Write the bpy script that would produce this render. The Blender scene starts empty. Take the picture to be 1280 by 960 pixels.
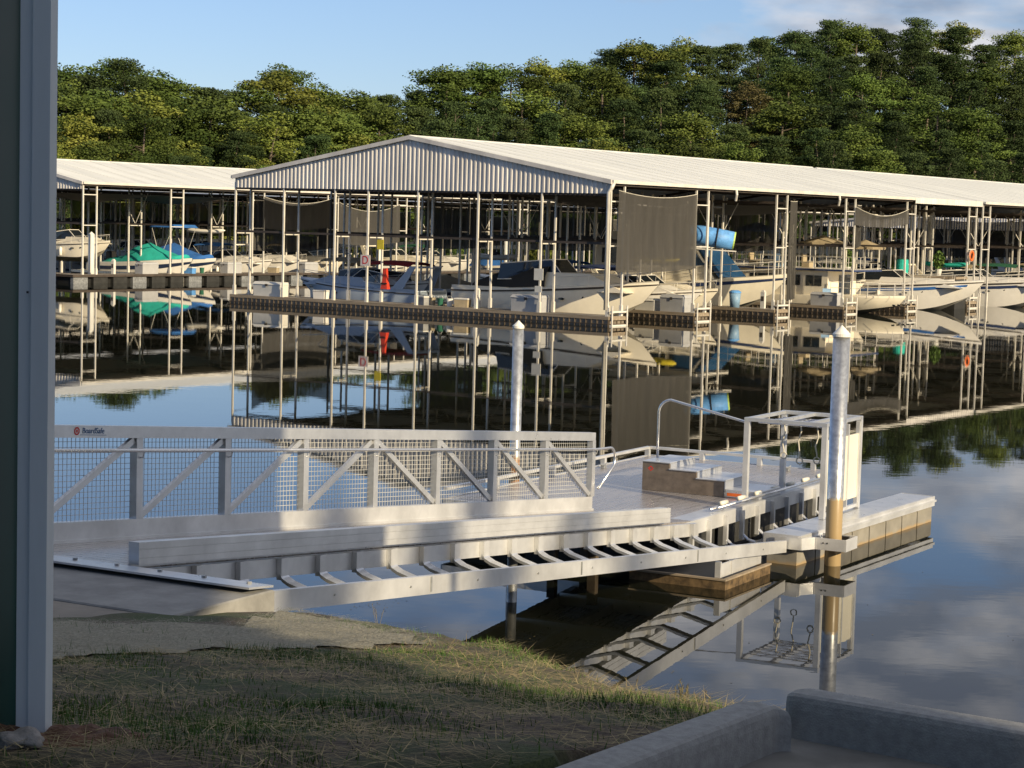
import bpy, bmesh, math, random
import numpy as np
from mathutils import Vector, Matrix
S = bpy.context.scene
COL = S.collection
PI = math.pi
rnd = random.Random(7)

# ------------------------------------------------------------------ camera
HC, FPX, PITCH, ROLL = 4.8, 2505.9, .0819, .027
cam = bpy.data.cameras.new('camera'); co = bpy.data.objects.new('camera', cam); COL.objects.link(co)
cam.sensor_width = 36; cam.lens = FPX/1280*36; cam.clip_start = .05; cam.clip_end = 6000
co.matrix_world = Matrix.Translation((0, 0, HC)) @ Matrix.Rotation(PI/2-PITCH, 4, 'X') @ Matrix.Rotation(ROLL, 4, 'Z')
S.camera = co
S.render.resolution_x = 1024; S.render.resolution_y = 768

# ------------------------------------------------------------------ light
SUN_AZ, SUN_EL = math.radians(138), math.radians(21)     # azimuth clockwise from +Y
sdir = Vector((math.sin(SUN_AZ)*math.cos(SUN_EL), math.cos(SUN_AZ)*math.cos(SUN_EL), math.sin(SUN_EL)))
sl = bpy.data.lights.new('sun', 'SUN'); sl.energy = 5.0; sl.angle = math.radians(.53); sl.color = (1, .83, .56)
so = bpy.data.objects.new('sun', sl); COL.objects.link(so); so.rotation_euler = sdir.to_track_quat('Z', 'Y').to_euler()
so.location = (30, -30, 40)
W = bpy.data.worlds.new('World'); S.world = W; W.use_nodes = True
nt = W.node_tree; nt.nodes.clear()
def N(t, **k):
    n = nt.nodes.new(t)
    for a, b in k.items(): setattr(n, a, b)
    return n
sky = N('ShaderNodeTexSky', sky_type='NISHITA', sun_disc=False)
sky.sun_elevation = SUN_EL; sky.sun_rotation = SUN_AZ; sky.air_density = 1.0; sky.dust_density = .1; sky.ozone_density = 4.5; sky.altitude = 200
tc = N('ShaderNodeTexCoord'); sep = N('ShaderNodeSeparateXYZ'); nt.links.new(tc.outputs['Generated'], sep.inputs[0])
def M(op, a, b=None, clamp=False):
    n = N('ShaderNodeMath', operation=op, use_clamp=clamp)
    for i, x in enumerate((a, b)):
        if x is None: continue
        if isinstance(x, (int, float)): n.inputs[i].default_value = x
        else: nt.links.new(x, n.inputs[i])
    return n.outputs[0]
az = M('ARCTAN2', sep.outputs[0], sep.outputs[1]); el = sep.outputs[2]
cmb = N('ShaderNodeCombineXYZ'); nt.links.new(M('MULTIPLY', az, 5.0), cmb.inputs[0]); nt.links.new(M('MULTIPLY', el, 13.0), cmb.inputs[1]); cmb.inputs[2].default_value = 3.7
n1 = N('ShaderNodeTexNoise'); n1.inputs['Scale'].default_value = 1.7; n1.inputs['Detail'].default_value = 8; n1.inputs['Roughness'].default_value = .52; n1.inputs['Distortion'].default_value = .3
nt.links.new(cmb.outputs[0], n1.inputs['Vector'])
# more cloud to the right (east) and higher up
bias = M('ADD', M('MULTIPLY', az, .45), M('MULTIPLY', el, 1.3))
cov = M('ADD', n1.outputs['Fac'], M('MINIMUM', M('SUBTRACT', bias, .235), .15))
ramp = N('ShaderNodeValToRGB'); nt.links.new(cov, ramp.inputs[0])
ramp.color_ramp.elements[0].position = .44; ramp.color_ramp.elements[1].position = .62
n2 = N('ShaderNodeTexNoise'); n2.inputs['Scale'].default_value = 3.1; n2.inputs['Detail'].default_value = 6
nt.links.new(cmb.outputs[0], n2.inputs['Vector'])
cr = N('ShaderNodeValToRGB'); nt.links.new(n2.outputs['Fac'], cr.inputs[0])
cr.color_ramp.elements[0].position = .38; cr.color_ramp.elements[0].color = (2.6, 2.9, 3.6, 1)
cr.color_ramp.elements[1].position = .68; cr.color_ramp.elements[1].color = (8.0, 7.7, 7.6, 1)
tint = N('ShaderNodeMixRGB', blend_type='MULTIPLY'); tint.inputs[0].default_value = 1; tg = N('ShaderNodeValToRGB'); nt.links.new(M('MULTIPLY', el, 5.0), tg.inputs[0]); tg.color_ramp.elements[0].position = .0; tg.color_ramp.elements[0].color = (.80, .80, .95, 1); tg.color_ramp.elements[1].position = .9; tg.color_ramp.elements[1].color = (1.14, .99, 1.02, 1); nt.links.new(tg.outputs[0], tint.inputs[2]); nt.links.new(sky.outputs[0], tint.inputs[1])
mx = N('ShaderNodeMixRGB'); nt.links.new(M('MULTIPLY', ramp.outputs[0], .85), mx.inputs[0]); nt.links.new(tint.outputs[0], mx.inputs[1]); nt.links.new(cr.outputs[0], mx.inputs[2])
bg = N('ShaderNodeBackground'); bg.inputs[1].default_value = .10; nt.links.new(mx.outputs[0], bg.inputs[0])
out = N('ShaderNodeOutputWorld'); nt.links.new(bg.outputs[0], out.inputs[0])
S.view_settings.view_transform = 'Standard'; S.view_settings.look = 'None'; S.view_settings.exposure = .25; S.view_settings.gamma = 1
S.render.engine = 'CYCLES'
try:
    S.cycles.max_bounces = 8; S.cycles.transparent_max_bounces = 12; S.cycles.caustics_reflective = False
except Exception: pass

# ------------------------------------------------------------------ materials
def mat(name, col, rough=.6, metal=0., var=.15, scale=6., bump=0., bscale=None, spec=.5, col2=None, obj_rand=0., aniso=(1, 1, 1), coat=0, alpha=1., trans=0., stain=None):
    m = bpy.data.materials.new(name); m.use_nodes = True; t = m.node_tree; b = t.nodes['Principled BSDF']
    L = t.links.new
    tcn = t.nodes.new('ShaderNodeTexCoord'); mp = t.nodes.new('ShaderNodeMapping'); mp.inputs['Scale'].default_value = aniso
    L(tcn.outputs['Object'], mp.inputs[0])
    nz = t.nodes.new('ShaderNodeTexNoise'); nz.inputs['Scale'].default_value = scale; nz.inputs['Detail'].default_value = 5; nz.inputs['Roughness'].default_value = .6
    L(mp.outputs[0], nz.inputs['Vector'])
    r = t.nodes.new('ShaderNodeValToRGB'); L(nz.outputs['Fac'], r.inputs[0])
    c2 = col2 if col2 else tuple(min(1, c*(1+var)) for c in col)
    c1 = tuple(c*(1-var) for c in col) if not col2 else col
    r.color_ramp.elements[0].position = .32; r.color_ramp.elements[0].color = (*c1, 1)
    r.color_ramp.elements[1].position = .68; r.color_ramp.elements[1].color = (*c2, 1)
    src = r.outputs[0]
    if obj_rand:
        oi = t.nodes.new('ShaderNodeObjectInfo'); hs = t.nodes.new('ShaderNodeHueSaturation')
        mr = t.nodes.new('ShaderNodeMapRange'); mr.inputs[3].default_value = 1-obj_rand; mr.inputs[4].default_value = 1+obj_rand
        L(oi.outputs['Random'], mr.inputs[0]); L(mr.outputs[0], hs.inputs['Value'])
        mr2 = t.nodes.new('ShaderNodeMapRange'); mr2.inputs[3].default_value = .485; mr2.inputs[4].default_value = .515
        ml = t.nodes.new('ShaderNodeMath'); ml.operation = 'MULTIPLY'; ml.inputs[1].default_value = 7.31
        fr = t.nodes.new('ShaderNodeMath'); fr.operation = 'FRACT'; L(oi.outputs['Random'], ml.inputs[0]); L(ml.outputs[0], fr.inputs[0]); L(fr.outputs[0], mr2.inputs[0]); L(mr2.outputs[0], hs.inputs['Hue'])
        L(src, hs.inputs['Color']); src = hs.outputs[0]
    if stain:   # (z_low, z_high, colour): tide stain with a ragged edge, in world height
        geo = t.nodes.new('ShaderNodeNewGeometry'); sp = t.nodes.new('ShaderNodeSeparateXYZ'); L(geo.outputs['Position'], sp.inputs[0])
        ad = t.nodes.new('ShaderNodeMath'); ad.operation = 'MULTIPLY_ADD'; L(nz.outputs['Fac'], ad.inputs[0]); ad.inputs[1].default_value = .12; L(sp.outputs[2], ad.inputs[2])
        mr = t.nodes.new('ShaderNodeMapRange'); mr.inputs[1].default_value = stain[0]; mr.inputs[2].default_value = stain[1]; mr.inputs[3].default_value = 1; mr.inputs[4].default_value = 0
        L(ad.outputs[0], mr.inputs[0]); mxx = t.nodes.new('ShaderNodeMixRGB'); L(mr.outputs[0], mxx.inputs[0]); L(src, mxx.inputs[1]); mxx.inputs[2].default_value = (*stain[2], 1); src = mxx.outputs[0]
        if metal:
            mm = t.nodes.new('ShaderNodeMapRange'); L(mr.outputs[0], mm.inputs[0]); mm.inputs[3].default_value = metal; mm.inputs[4].default_value = 0; L(mm.outputs[0], b.inputs['Metallic'])
    L(src, b.inputs['Base Color'])
    b.inputs['Metallic'].default_value = metal
    rr = t.nodes.new('ShaderNodeMapRange'); rr.inputs[3].default_value = max(0, rough-.08); rr.inputs[4].default_value = min(1, rough+.08)
    L(nz.outputs['Fac'], rr.inputs[0]); L(rr.outputs[0], b.inputs['Roughness'])
    b.inputs['Specular IOR Level'].default_value = spec
    b.inputs['Coat Weight'].default_value = coat
    b.inputs['Alpha'].default_value = alpha
    b.inputs['Transmission Weight'].default_value = trans
    if bump:
        bn = t.nodes.new('ShaderNodeBump'); bn.inputs['Distance'].default_value = bump
        n3 = t.nodes.new('ShaderNodeTexNoise'); n3.inputs['Scale'].default_value = bscale or scale*4; n3.inputs['Detail'].default_value = 4
        L(mp.outputs[0], n3.inputs['Vector']); L(n3.outputs['Fac'], bn.inputs['Height']); L(bn.outputs[0], b.inputs['Normal'])
    return m

ALU = mat('aluminium', (.69, .70, .715), .30, .65, .08, 5, bump=.0006, bscale=25)
ALUW = mat('aluminium_weathered', (.75, .75, .745), .34, .5, .16, 2.0, bump=.001, bscale=9)
MESHM = mat('mesh_wire', (.62, .62, .60), .5, .25, .1, 8)
PIPE = mat('pipe', (.78, .77, .75), .25, .9, .05, 8)
DECKA = mat('deck_planks', (.50, .46, .43), .28, .6, .14, 3, aniso=(6, .6, 1))
GALV = mat('galvanized', (.56, .57, .57), .34, .8, .22, 14, stain=(1.0, 1.05, (.40, .29, .15)))
GALVFAR = mat('galvanized_far', (.52, .53, .53), .38, .7, .3, 9, stain=(.95, 1.02, (.30, .15, .06)))
GALVD = mat('galvanized_dull', (.40, .41, .41), .45, .6, .3, 9)
CAPW = mat('cap_white', (.82, .80, .72), .5)
CONC = mat('concrete', (.27, .265, .25), .9, 0, .2, 4, bump=.002, bscale=40)
CONCD = mat('concrete_dark', (.21, .20, .18), .9, 0, .28, 2.5, bump=.0015, bscale=45)
CONCB = mat('concrete_brown', (.25, .22, .18), .92, 0, .2, 2, bump=.003, bscale=25)
CURB = mat('curb_concrete', (.32, .318, .31), .92, 0, .17, 26, bump=.0025, bscale=140)
GREEN = mat('green_siding', (.008, .060, .055), .35, 0, .12, 3)
TRIM = mat('trim_paint', (.66, .72, .77), .45, 0, .05, 3, aniso=(3, 3, .4))
STEEL = mat('white_steel', (.74, .70, .62), .5, .1, .14, 1.2)
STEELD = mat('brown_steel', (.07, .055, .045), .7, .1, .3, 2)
ROOF = mat('roof_metal', (.76, .755, .69), .5, .0, .10, .6, aniso=(.2, 1.6, 1))
ROOFG = mat('roof_metal_grey', (.62, .62, .60), .5, .0, .05, .25, aniso=(.2, 1.5, 1))
GABLE = mat('gable_sheet', (.70, .665, .62), .5, .0, .18, .9, aniso=(1, 1, .25))
WOODL = mat('weathered_wood', (.30, .24, .17), .85, 0, .25, 3, aniso=(.3, 3, 3))
WOODD = mat('dark_wood', (.10, .075, .05), .85, 0, .35, 3)
DECKW = mat('dock_deck', (.27, .24, .20), .85, 0, .2, 3, aniso=(3, .4, 1))
TUBD = mat('brown_float_tub', (.20, .165, .125), .6, 0, .3, 3)
FLOAT = mat('black_float', (.03, .03, .028), .6, 0, .3, 3)
FLOATB = mat('float_tub', (.29, .27, .23), .5, 0, .15, 4, stain=(.07, .11, (.40, .29, .16)))
BLK = mat('black_rubber', (.012, .012, .012), .6)
RUSTW = mat('rusty_timber', (.13, .085, .04), .85, 0, .6, 9)
WHITE = mat('white_gelcoat', (.85, .81, .73), .3, 0, .04, 2)
CREAM = mat('cream_gelcoat', (.84, .77, .62), .35, 0, .05, 2)
BLUEG = mat('blue_grey_gelcoat', (.42, .49, .58), .3, 0, .06, 2)
NAVY = mat('navy_gelcoat', (.02, .035, .08), .3, 0, .1, 2)
GLASS = mat('dark_glass', (.015, .02, .025), .08, 0, .1, 2, spec=.8)
GLASSB = mat('blue_glass', (.02, .07, .16), .1, 0, .1, 2, spec=.8)
CANV = {n: mat('canvas_'+n, c, .85, 0, .15, 3, bump=.004, bscale=12) for n, c in dict(
    navy=(.02, .04, .12), blue=(.03, .14, .42), teal=(.02, .42, .34), red=(.38, .03, .03), tan=(.38, .31, .20), black=(.02, .02, .02), grey=(.28, .28, .28), green=(.02, .12, .07), white=(.7, .7, .66)).items()}
RED = mat('red_plastic', (.62, .05, .02), .5)
ORANGE = mat('orange_plastic', (.75, .16, .03), .5)
YELLOW = mat('yellow_paint', (.75, .62, .05), .5)
BLUEP = mat('blue_plastic', (.12, .33, .68), .55, 0, .25, 4)
BLUEPALE = mat('pale_blue_plastic', (.22, .36, .52), .5)
PINK = mat('sign_white', (.75, .66, .62), .5)
LIME = mat('lime_plastic', (.5, .7, .15), .5)
PANEL = mat('panel_white', (.80, .76, .64), .5, 0, .04, 2)
DULLAL = mat('dull_aluminium_plate', (.30, .235, .175), .36, .6, .22, 8)
TEXTB = mat('sign_blue', (.02, .10, .25), .5)
TEXTR = mat('sign_red', (.65, .04, .03), .5)
BOX = mat('dock_box', (.42, .42, .42), .5, 0, .06, 3)
BOXW = mat('dock_box_white', (.68, .66, .60), .5, 0, .06, 3)
ROPE = mat('rope', (.62, .58, .48), .9)
LEAFPLANT = mat('potted_leaves', (.10, .17, .03), .7)
# shade cloth: woven, lets a little light through its holes
def shade_mat():
    m = mat('shade_cloth', (.058, .054, .048), .9, 0, .18, 1.2, aniso=(2, 2, .2))
    t = m.node_tree; b = t.nodes['Principled BSDF']; o = t.nodes['Material Output']
    tl = t.nodes.new('ShaderNodeBsdfTransparent'); mixs = t.nodes.new('ShaderNodeMixShader'); mixs.inputs[0].default_value = .13
    t.links.new(b.outputs[0], mixs.inputs[1]); t.links.new(tl.outputs[0], mixs.inputs[2]); t.links.new(mixs.outputs[0], o.inputs[0]); return m
SHADE = shade_mat()
PINE = mat('pine_needles', (.028, .050, .018), .75, 0, 0, .35, col2=(.075, .108, .034), obj_rand=.42, spec=.15)
LEAFG = mat('broad_leaves', (.050, .085, .020), .75, 0, 0, .3, col2=(.135, .180, .038), obj_rand=.45, spec=.15)
LEAFY = mat('yellowing_leaves', (.10, .13, .024), .75, 0, 0, .3, col2=(.21, .22, .045), obj_rand=.25, spec=.15)
LEAFO = mat('browning_leaves', (.09, .075, .03), .7, 0, 0, .3, col2=(.15, .125, .05), obj_rand=.2, spec=.2)
BARK = mat('bark', (.15, .12, .09), .9, 0, .3, 2)
FLOORH = mat('forest_floor', (.010, .012, .006), .95, 0, .3, .05)

def ground_mat():
    m = bpy.data.materials.new('turf_soil'); m.use_nodes = True; t = m.node_tree; b = t.nodes['Principled BSDF']; L = t.links.new
    tcn = t.nodes.new('ShaderNodeTexCoord')
    def nz(s, d=6, r=.65):
        n = t.nodes.new('ShaderNodeTexNoise'); n.inputs['Scale'].default_value = s; n.inputs['Detail'].default_value = d; n.inputs['Roughness'].default_value = r; L(tcn.outputs['Object'], n.inputs['Vector']); return n.outputs['Fac']
    def ramp(f, a, ca, c, cb):
        r = t.nodes.new('ShaderNodeValToRGB'); L(f, r.inputs[0]); e = r.color_ramp.elements; e[0].position = a; e[0].color = (*ca, 1); e[1].position = c; e[1].color = (*cb, 1); return r.outputs[0]
    soil = ramp(nz(30), .35, (.06, .042, .028), .7, (.17, .13, .09)); grass = ramp(nz(55), .35, (.03, .05, .016), .7, (.09, .11, .035))
    mx = t.nodes.new('ShaderNodeMixRGB'); L(ramp(nz(1.1, 5), .42, (0, 0, 0), .58, (1, 1, 1)), mx.inputs[0]); L(soil, mx.inputs[1]); L(grass, mx.inputs[2])
    L(mx.outputs[0], b.inputs['Base Color']); b.inputs['Roughness'].default_value = .95
    bn = t.nodes.new('ShaderNodeBump'); bn.inputs['Distance'].default_value = .02; L(nz(45), bn.inputs['Height']); L(bn.outputs[0], b.inputs['Normal']); return m
TURF = ground_mat()
BLADE = mat('grass_blade', (.030, .085, .014), .7, 0, 0, 2.2, col2=(.10, .18, .034), spec=.2)
STRAW = mat('straw', (.20, .155, .075), .8, 0, 0, 3, col2=(.46, .37, .19), spec=.2)
STRAWG = mat('straw_grey', (.17, .16, .12), .95, 0, 0, 38, col2=(.45, .42, .33), bump=.012, bscale=70, spec=.1)
DIRT = mat('red_dirt', (.12, .06, .035), .95, 0, .4, 12, bump=.02, bscale=40)
ROCK = mat('grey_rock', (.30, .28, .26), .9, 0, .3, 14, bump=.01, bscale=40)

def water_mat():
    m = bpy.data.materials.new('lake_water'); m.use_nodes = True; t = m.node_tree; b = t.nodes['Principled BSDF']; L = t.links.new
    b.inputs['Base Color'].default_value = (.010, .011, .007, 1); b.inputs['Roughness'].default_value = .012; b.inputs['IOR'].default_value = 1.333
    tcn = t.nodes.new('ShaderNodeTexCoord')
    def nz(s, sx, sy, d=2):
        mp = t.nodes.new('ShaderNodeMapping'); mp.inputs['Scale'].default_value = (sx, sy, 1); L(tcn.outputs['Object'], mp.inputs[0])
        n = t.nodes.new('ShaderNodeTexNoise'); n.inputs['Scale'].default_value = s; n.inputs['Detail'].default_value = d; L(mp.outputs[0], n.inputs['Vector']); return n.outputs['Fac']
    b1 = t.nodes.new('ShaderNodeBump'); b1.inputs['Distance'].default_value = .0014; b1.inputs['Strength'].default_value = .55; L(nz(.9, .6, 1), b1.inputs['Height'])
    b2 = t.nodes.new('ShaderNodeBump'); b2.inputs['Distance'].default_value = .0005; b2.inputs['Strength'].default_value = .5; L(nz(4.5, .6, 1), b2.inputs['Height']); L(b1.outputs[0], b2.inputs['Normal'])
    L(b2.outputs[0], b.inputs['Normal']); return m
WATER = water_mat()

# ------------------------------------------------------------------ mesh helpers
class MB:
    """collects shapes; build() links them as one mesh object"""
    def __init__(s): s.v = []; s.f = []
    def add(s, vs, fs):
        n = len(s.v); s.v += [tuple(p) for p in vs]; s.f += [tuple(i+n for i in f) for f in fs]; return s
    def hexa(s, p):   # 4 bottom + 4 top corners (ccw)
        return s.add(p, [(3, 2, 1, 0), (4, 5, 6, 7), (0, 1, 5, 4), (1, 2, 6, 5), (2, 3, 7, 6), (3, 0, 4, 7)])
    def box(s, x0, x1, y0, y1, z0, z1, b=0):
        if b:
            i = b
            ring = lambda a, z: [(x0+a, y0+a, z), (x1-a, y0+a, z), (x1-a, y1-a, z), (x0+a, y1-a, z)]
            vs = ring(i, z0)+ring(0, z0+i)+ring(0, z1-i)+ring(i, z1)
            fs = [(3, 2, 1, 0), (12, 13, 14, 15)]
            for k in range(3):
                for j in range(4): fs.append((k*4+j, k*4+(j+1) % 4, k*4+4+(j+1) % 4, k*4+4+j))
            return s.add(vs, fs)
        return s.hexa([(x0, y0, z0), (x1, y0, z0), (x1, y1, z0), (x0, y1, z0), (x0, y0, z1), (x1, y0, z1), (x1, y1, z1), (x0, y1, z1)])
    def taper(s, b, t, z0, z1):  # b,t = (x0,x1,y0,y1)
        return s.hexa([(b[0], b[2], z0), (b[1], b[2], z0), (b[1], b[3], z0), (b[0], b[3], z0), (t[0], t[2], z1), (t[1], t[2], z1), (t[1], t[3], z1), (t[0], t[3], z1)])
    def bar(s, a, b, w, h=None, up=(0, 0, 1)):   # rectangular bar from a to b
        a = Vector(a); b = Vector(b); h = h or w; d = (b-a).normalized(); u = Vector(up)
        if abs(d.dot(u)) > .98: u = Vector((0, 1, 0))
        sx = d.cross(u).normalized()*w/2; sy = sx.cross(d).normalized()*h/2
        return s.hexa([a-sx-sy, a+sx-sy, a+sx+sy, a-sx+sy, b-sx-sy, b+sx-sy, b+sx+sy, b-sx+sy])
    def tube(s, pts, r, n=8, caps=True):
        pts = [Vector(p) for p in pts]; rs = r if isinstance(r, (list, tuple)) else [r]*len(pts)
        vs = []; prev = None
        for i, p in enumerate(pts):
            d = (pts[min(i+1, len(pts)-1)]-pts[max(i-1, 0)]).normalized()
            if prev is None:
                u = Vector((0, 0, 1)) if abs(d.z) < .9 else Vector((1, 0, 0)); e1 = d.cross(u).normalized()
            else: e1 = (prev - d*prev.dot(d)).normalized()
            prev = e1; e2 = d.cross(e1)
            for k in range(n):
                a = 2*PI*k/n; vs.append(p+(e1*math.cos(a)+e2*math.sin(a))*rs[i])
        fs = []
        for i in range(len(pts)-1):
            for k in range(n): fs.append((i*n+k, i*n+(k+1) % n, (i+1)*n+(k+1) % n, (i+1)*n+k))
        if caps: fs.append(tuple(range(n-1, -1, -1))); fs.append(tuple((len(pts)-1)*n+k for k in range(n)))
        return s.add(vs, fs)
    def loft(s, rings, close=False, caps=True):
        n = len(rings[0]); vs = [p for r in rings for p in r]; fs = []
        for i in range(len(rings)-1):
            for k in range(n if close else n-1): fs.append((i*n+k, i*n+(k+1) % n, (i+1)*n+(k+1) % n, (i+1)*n+k))
        if caps: fs.append(tuple(range(n-1, -1, -1))); fs.append(tuple((len(rings)-1)*n+k for k in range(n)))
        return s.add(vs, fs)
    def build(s, name, m, parent=None, smooth=False, base=None):
        me = bpy.data.meshes.new(name)
        v = s.v
        if base is not None: v = [(a-base[0], b-base[1], c-base[2]) for a, b, c in v]
        me.from_pydata([tuple(p) for p in v], [], s.f); me.materials.append(m)
        if smooth:
            me.polygons.foreach_set('use_smooth', [True]*len(me.polygons))
        o = bpy.data.objects.new(name, me); COL.objects.link(o)
        if parent: o.parent = parent
        if base is not None and not parent: o.location = base
        return o
def thing(name, label, cat, loc=(0, 0, 0), rz=0, group=None):
    o = bpy.data.objects.new(name, None); COL.objects.link(o); o.location = loc; o.rotation_euler = (0, 0, rz)
    o.empty_display_size = .3
    o['label'] = label; o['category'] = cat
    if group: o['group'] = group
    return o
def tag(o, label, cat, group=None):
    o['label'] = label; o['category'] = cat
    if group: o['group'] = group
    return o
def struct(o): o['kind'] = 'structure'; return o
KIDS = {}
def copy_tree(o, parent=None):
    c = o.copy(); COL.objects.link(c)
    if parent: c.parent = parent
    for ch in list(o.children): copy_tree(ch, c)
    return c
def arc(c, r, a0, a1, n, plane):  # points on an arc; plane = (e1,e2)
    e1, e2 = Vector(plane[0]), Vector(plane[1]); c = Vector(c)
    return [c+e1*r*math.cos(a0+(a1-a0)*i/n)+e2*r*math.sin(a0+(a1-a0)*i/n) for i in range(n+1)]
def text_mesh(name, body, size, m, parent, mw, extrude=.002):
    cu = bpy.data.curves.new(name, 'FONT'); cu.body = body; cu.size = size; cu.extrude = extrude; cu.align_x = 'CENTER'; cu.align_y = 'CENTER'
    tmp = bpy.data.objects.new(name, cu); COL.objects.link(tmp); bpy.context.view_layer.update()
    me = bpy.data.meshes.new_from_object(tmp.evaluated_get(bpy.context.evaluated_depsgraph_get()))
    bpy.data.objects.remove(tmp); me.transform(mw); me.materials.clear(); me.materials.append(m); me.name = name
    o = bpy.data.objects.new(name, me); COL.objects.link(o); o.parent = parent; return o

# pixel -> world helper, only for laying out the land and the tree line
cp_, sp_, cr_, sr_ = math.cos(PITCH), math.sin(PITCH), math.cos(ROLL), math.sin(ROLL)
def ray(x, y):
    a = x-640; b = y-480; u = a*cr_+b*sr_; v = -a*sr_+b*cr_
    return Vector((u/FPX, cp_-v/FPX*sp_, -v/FPX*cp_-sp_))
def atD(x, y, D):
    d = ray(x, y); return d*(D/d.y)+Vector((0, 0, HC))

# ================================================================== LAND AND WATER
CREST = [(-14, 24), (-7, 19.6), (-3.2, 18.0), (-2.0, 17.0), (-1.62, 16.35), (-1.30, 15.55), (-.95, 14.9), (-.43, 13.05), (.06, 10.95), (.48, 9.4), (.80, 8.3), (1.02, 7.45), (1.22, 7.05), (1.9, 6.6), (4, 5.2), (9, 2.0), (20, -5), (60, -30)]
def crest_d(x, y):   # signed distance past the crest line (positive = lake side)
    best = 1e9; sgn = 1
    for (ax, ay), (bx, by) in zip(CREST, CREST[1:]):
        dx, dy = bx-ax, by-ay; t = max(0, min(1, ((x-ax)*dx+(y-ay)*dy)/(dx*dx+dy*dy))); px, py = x-(ax+t*dx), y-(ay+t*dy); d = math.hypot(px, py)
        if d < best-1e-9: best = d; sgn = 1 if (dx*py-dy*px) > 0 else -1
    return best*sgn
def gz(y): return 3.15-.16*max(0, y-6)
def land_h(x, y, rough=True):
    d = crest_d(x, y); z = gz(min(y, 26))
    if y > 16: z = max(z, 1.2 - .0*(y))
    # the pavement side is level
    if x > 1.0-(7.2-y)*.71 and y < 8: z = min(z, 2.93)
    if d > -.5: z -= .06*(d+.5)**2 if d < .3 else .0384+.62*(d-.3)
    if rough:
        z += .018*math.sin(x*5.1+y*2.3)*math.sin(y*4.3-x*1.7)+.03*math.sin(x*1.3+1)*math.sin(y*1.1)
    return max(z, -2.2)
def axis(parts):
    r = []
    for a, b, st in parts: r += list(np.arange(a, b, st))
    return r+[parts[-1][1]]
xs = axis([(-60, -14, 4), (-14, -5, 1), (-5, 3, .12), (3, 12, .7), (12, 60, 4)]); ys = axis([(-70, -6, 4), (-6, 4, .8), (4, 18.5, .12), (18.5, 28, .6), (28, 60, 4)])
vs = [(x, y, land_h(x, y)) for y in ys for x in xs]; nx = len(xs)
fs = [(j*nx+i, j*nx+i+1, (j+1)*nx+i+1, (j+1)*nx+i) for j in range(len(ys)-1) for i in range(nx-1)]
m_ = MB(); m_.v = vs; m_.f = fs
struct(m_.build('ground', TURF, smooth=True))
m_ = MB(); m_.add([(-4000, -4000, -2.6), (4000, -4000, -2.6), (4000, 4000, -2.6), (-4000, 4000, -2.6)], [(0, 1, 2, 3)])
struct(m_.build('lake_bed', FLOORH))
m_ = MB(); m_.add([(-1500, -80, 0), (1500, -80, 0), (1500, 700, 0), (-1500, 700, 0)], [(0, 1, 2, 3)])
struct(m_.build('water', WATER))

# grass, dead stems and straw lying on the bank
def scatter(n, fn, name, m, label_kind='stuff'):
    V = []; F = []
    for _ in range(n):
        r = fn()
        if r is None: continue
        p, d, w, side = r; b = len(V)
        V += [p-side*w, p+side*w, p+d*.55+side*w*.6, p+d]; F += [(b, b+1, b+2), (b, b+2, b+3)]
    mb = MB(); mb.v = [tuple(v) for v in V]; mb.f = F
    o = mb.build(name, m)
    o['kind'] = 'stuff'; return o
def mat_low(x):    # near edge of the straw blanket in y
    return 9.7+(x+2.2)*1.55
def on_bank():
    y = 5.2+11.8*(rnd.random()**1.25); x = rnd.uniform(-4.2, 1.3)
    if x < -.38*y*.75-.8 or crest_d(x, y) > .5: return None
    if x > .15-.08+(y-5.95)*.716: return None      # the kerb and pavement
    if y > 14.15-(x+3.2)*.0 and x < -2.0+(y-14.2)*.12: return None          # the path
    return x, y
def clump(x, y): return math.sin(x*2.1+.7)*math.sin(y*1.7+x)+.5*math.sin(x*5.3+y*3.1)
def blade():
    q = on_bank()
    if not q: return None
    x, y = q; c = clump(x, y)
    inmat = y > mat_low(x)
    if inmat and rnd.random() > .10: return None
    if c < .05 and rnd.random() > .15: return None
    z = land_h(x, y)-.005; a = rnd.uniform(0, 2*PI); h = rnd.uniform(.02, .06)*(1.2 if c > .5 else .8)
    d = Vector((math.cos(a)*h*.55, math.sin(a)*h*.55, h)); return Vector((x, y, z)), d, rnd.uniform(.0015, .003), Vector((-math.sin(a), math.cos(a), 0))
o = scatter(85000, blade, 'grass', BLADE); tag(o, 'short green and patchy grass growing on the shaded bank', 'grass')
def stem():
    q = on_bank()
    if not q: return None
    x, y = q; c = clump(x+3, y+1); edge = crest_d(x, y) > -.75
    if y > mat_low(x): return None
    if not edge and c > .3 and rnd.random() > .35: return None
    z = land_h(x, y)+rnd.uniform(.002, .03); a = rnd.uniform(0, 2*PI) if rnd.random() < .6 else rnd.gauss(-.5, .5); h = rnd.uniform(.05, .26)
    d = Vector((math.cos(a)*h, math.sin(a)*h, rnd.uniform(-.01, .035 if edge else .02))); return Vector((x, y, z)), d, rnd.uniform(.0012, .0025), Vector((-math.sin(a), math.cos(a), 0))
o = scatter(30000, stem, 'dead_grass', STRAW); tag(o, 'dry straw coloured stems lying over the bank up to its sunlit edge', 'dead grass')
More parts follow.
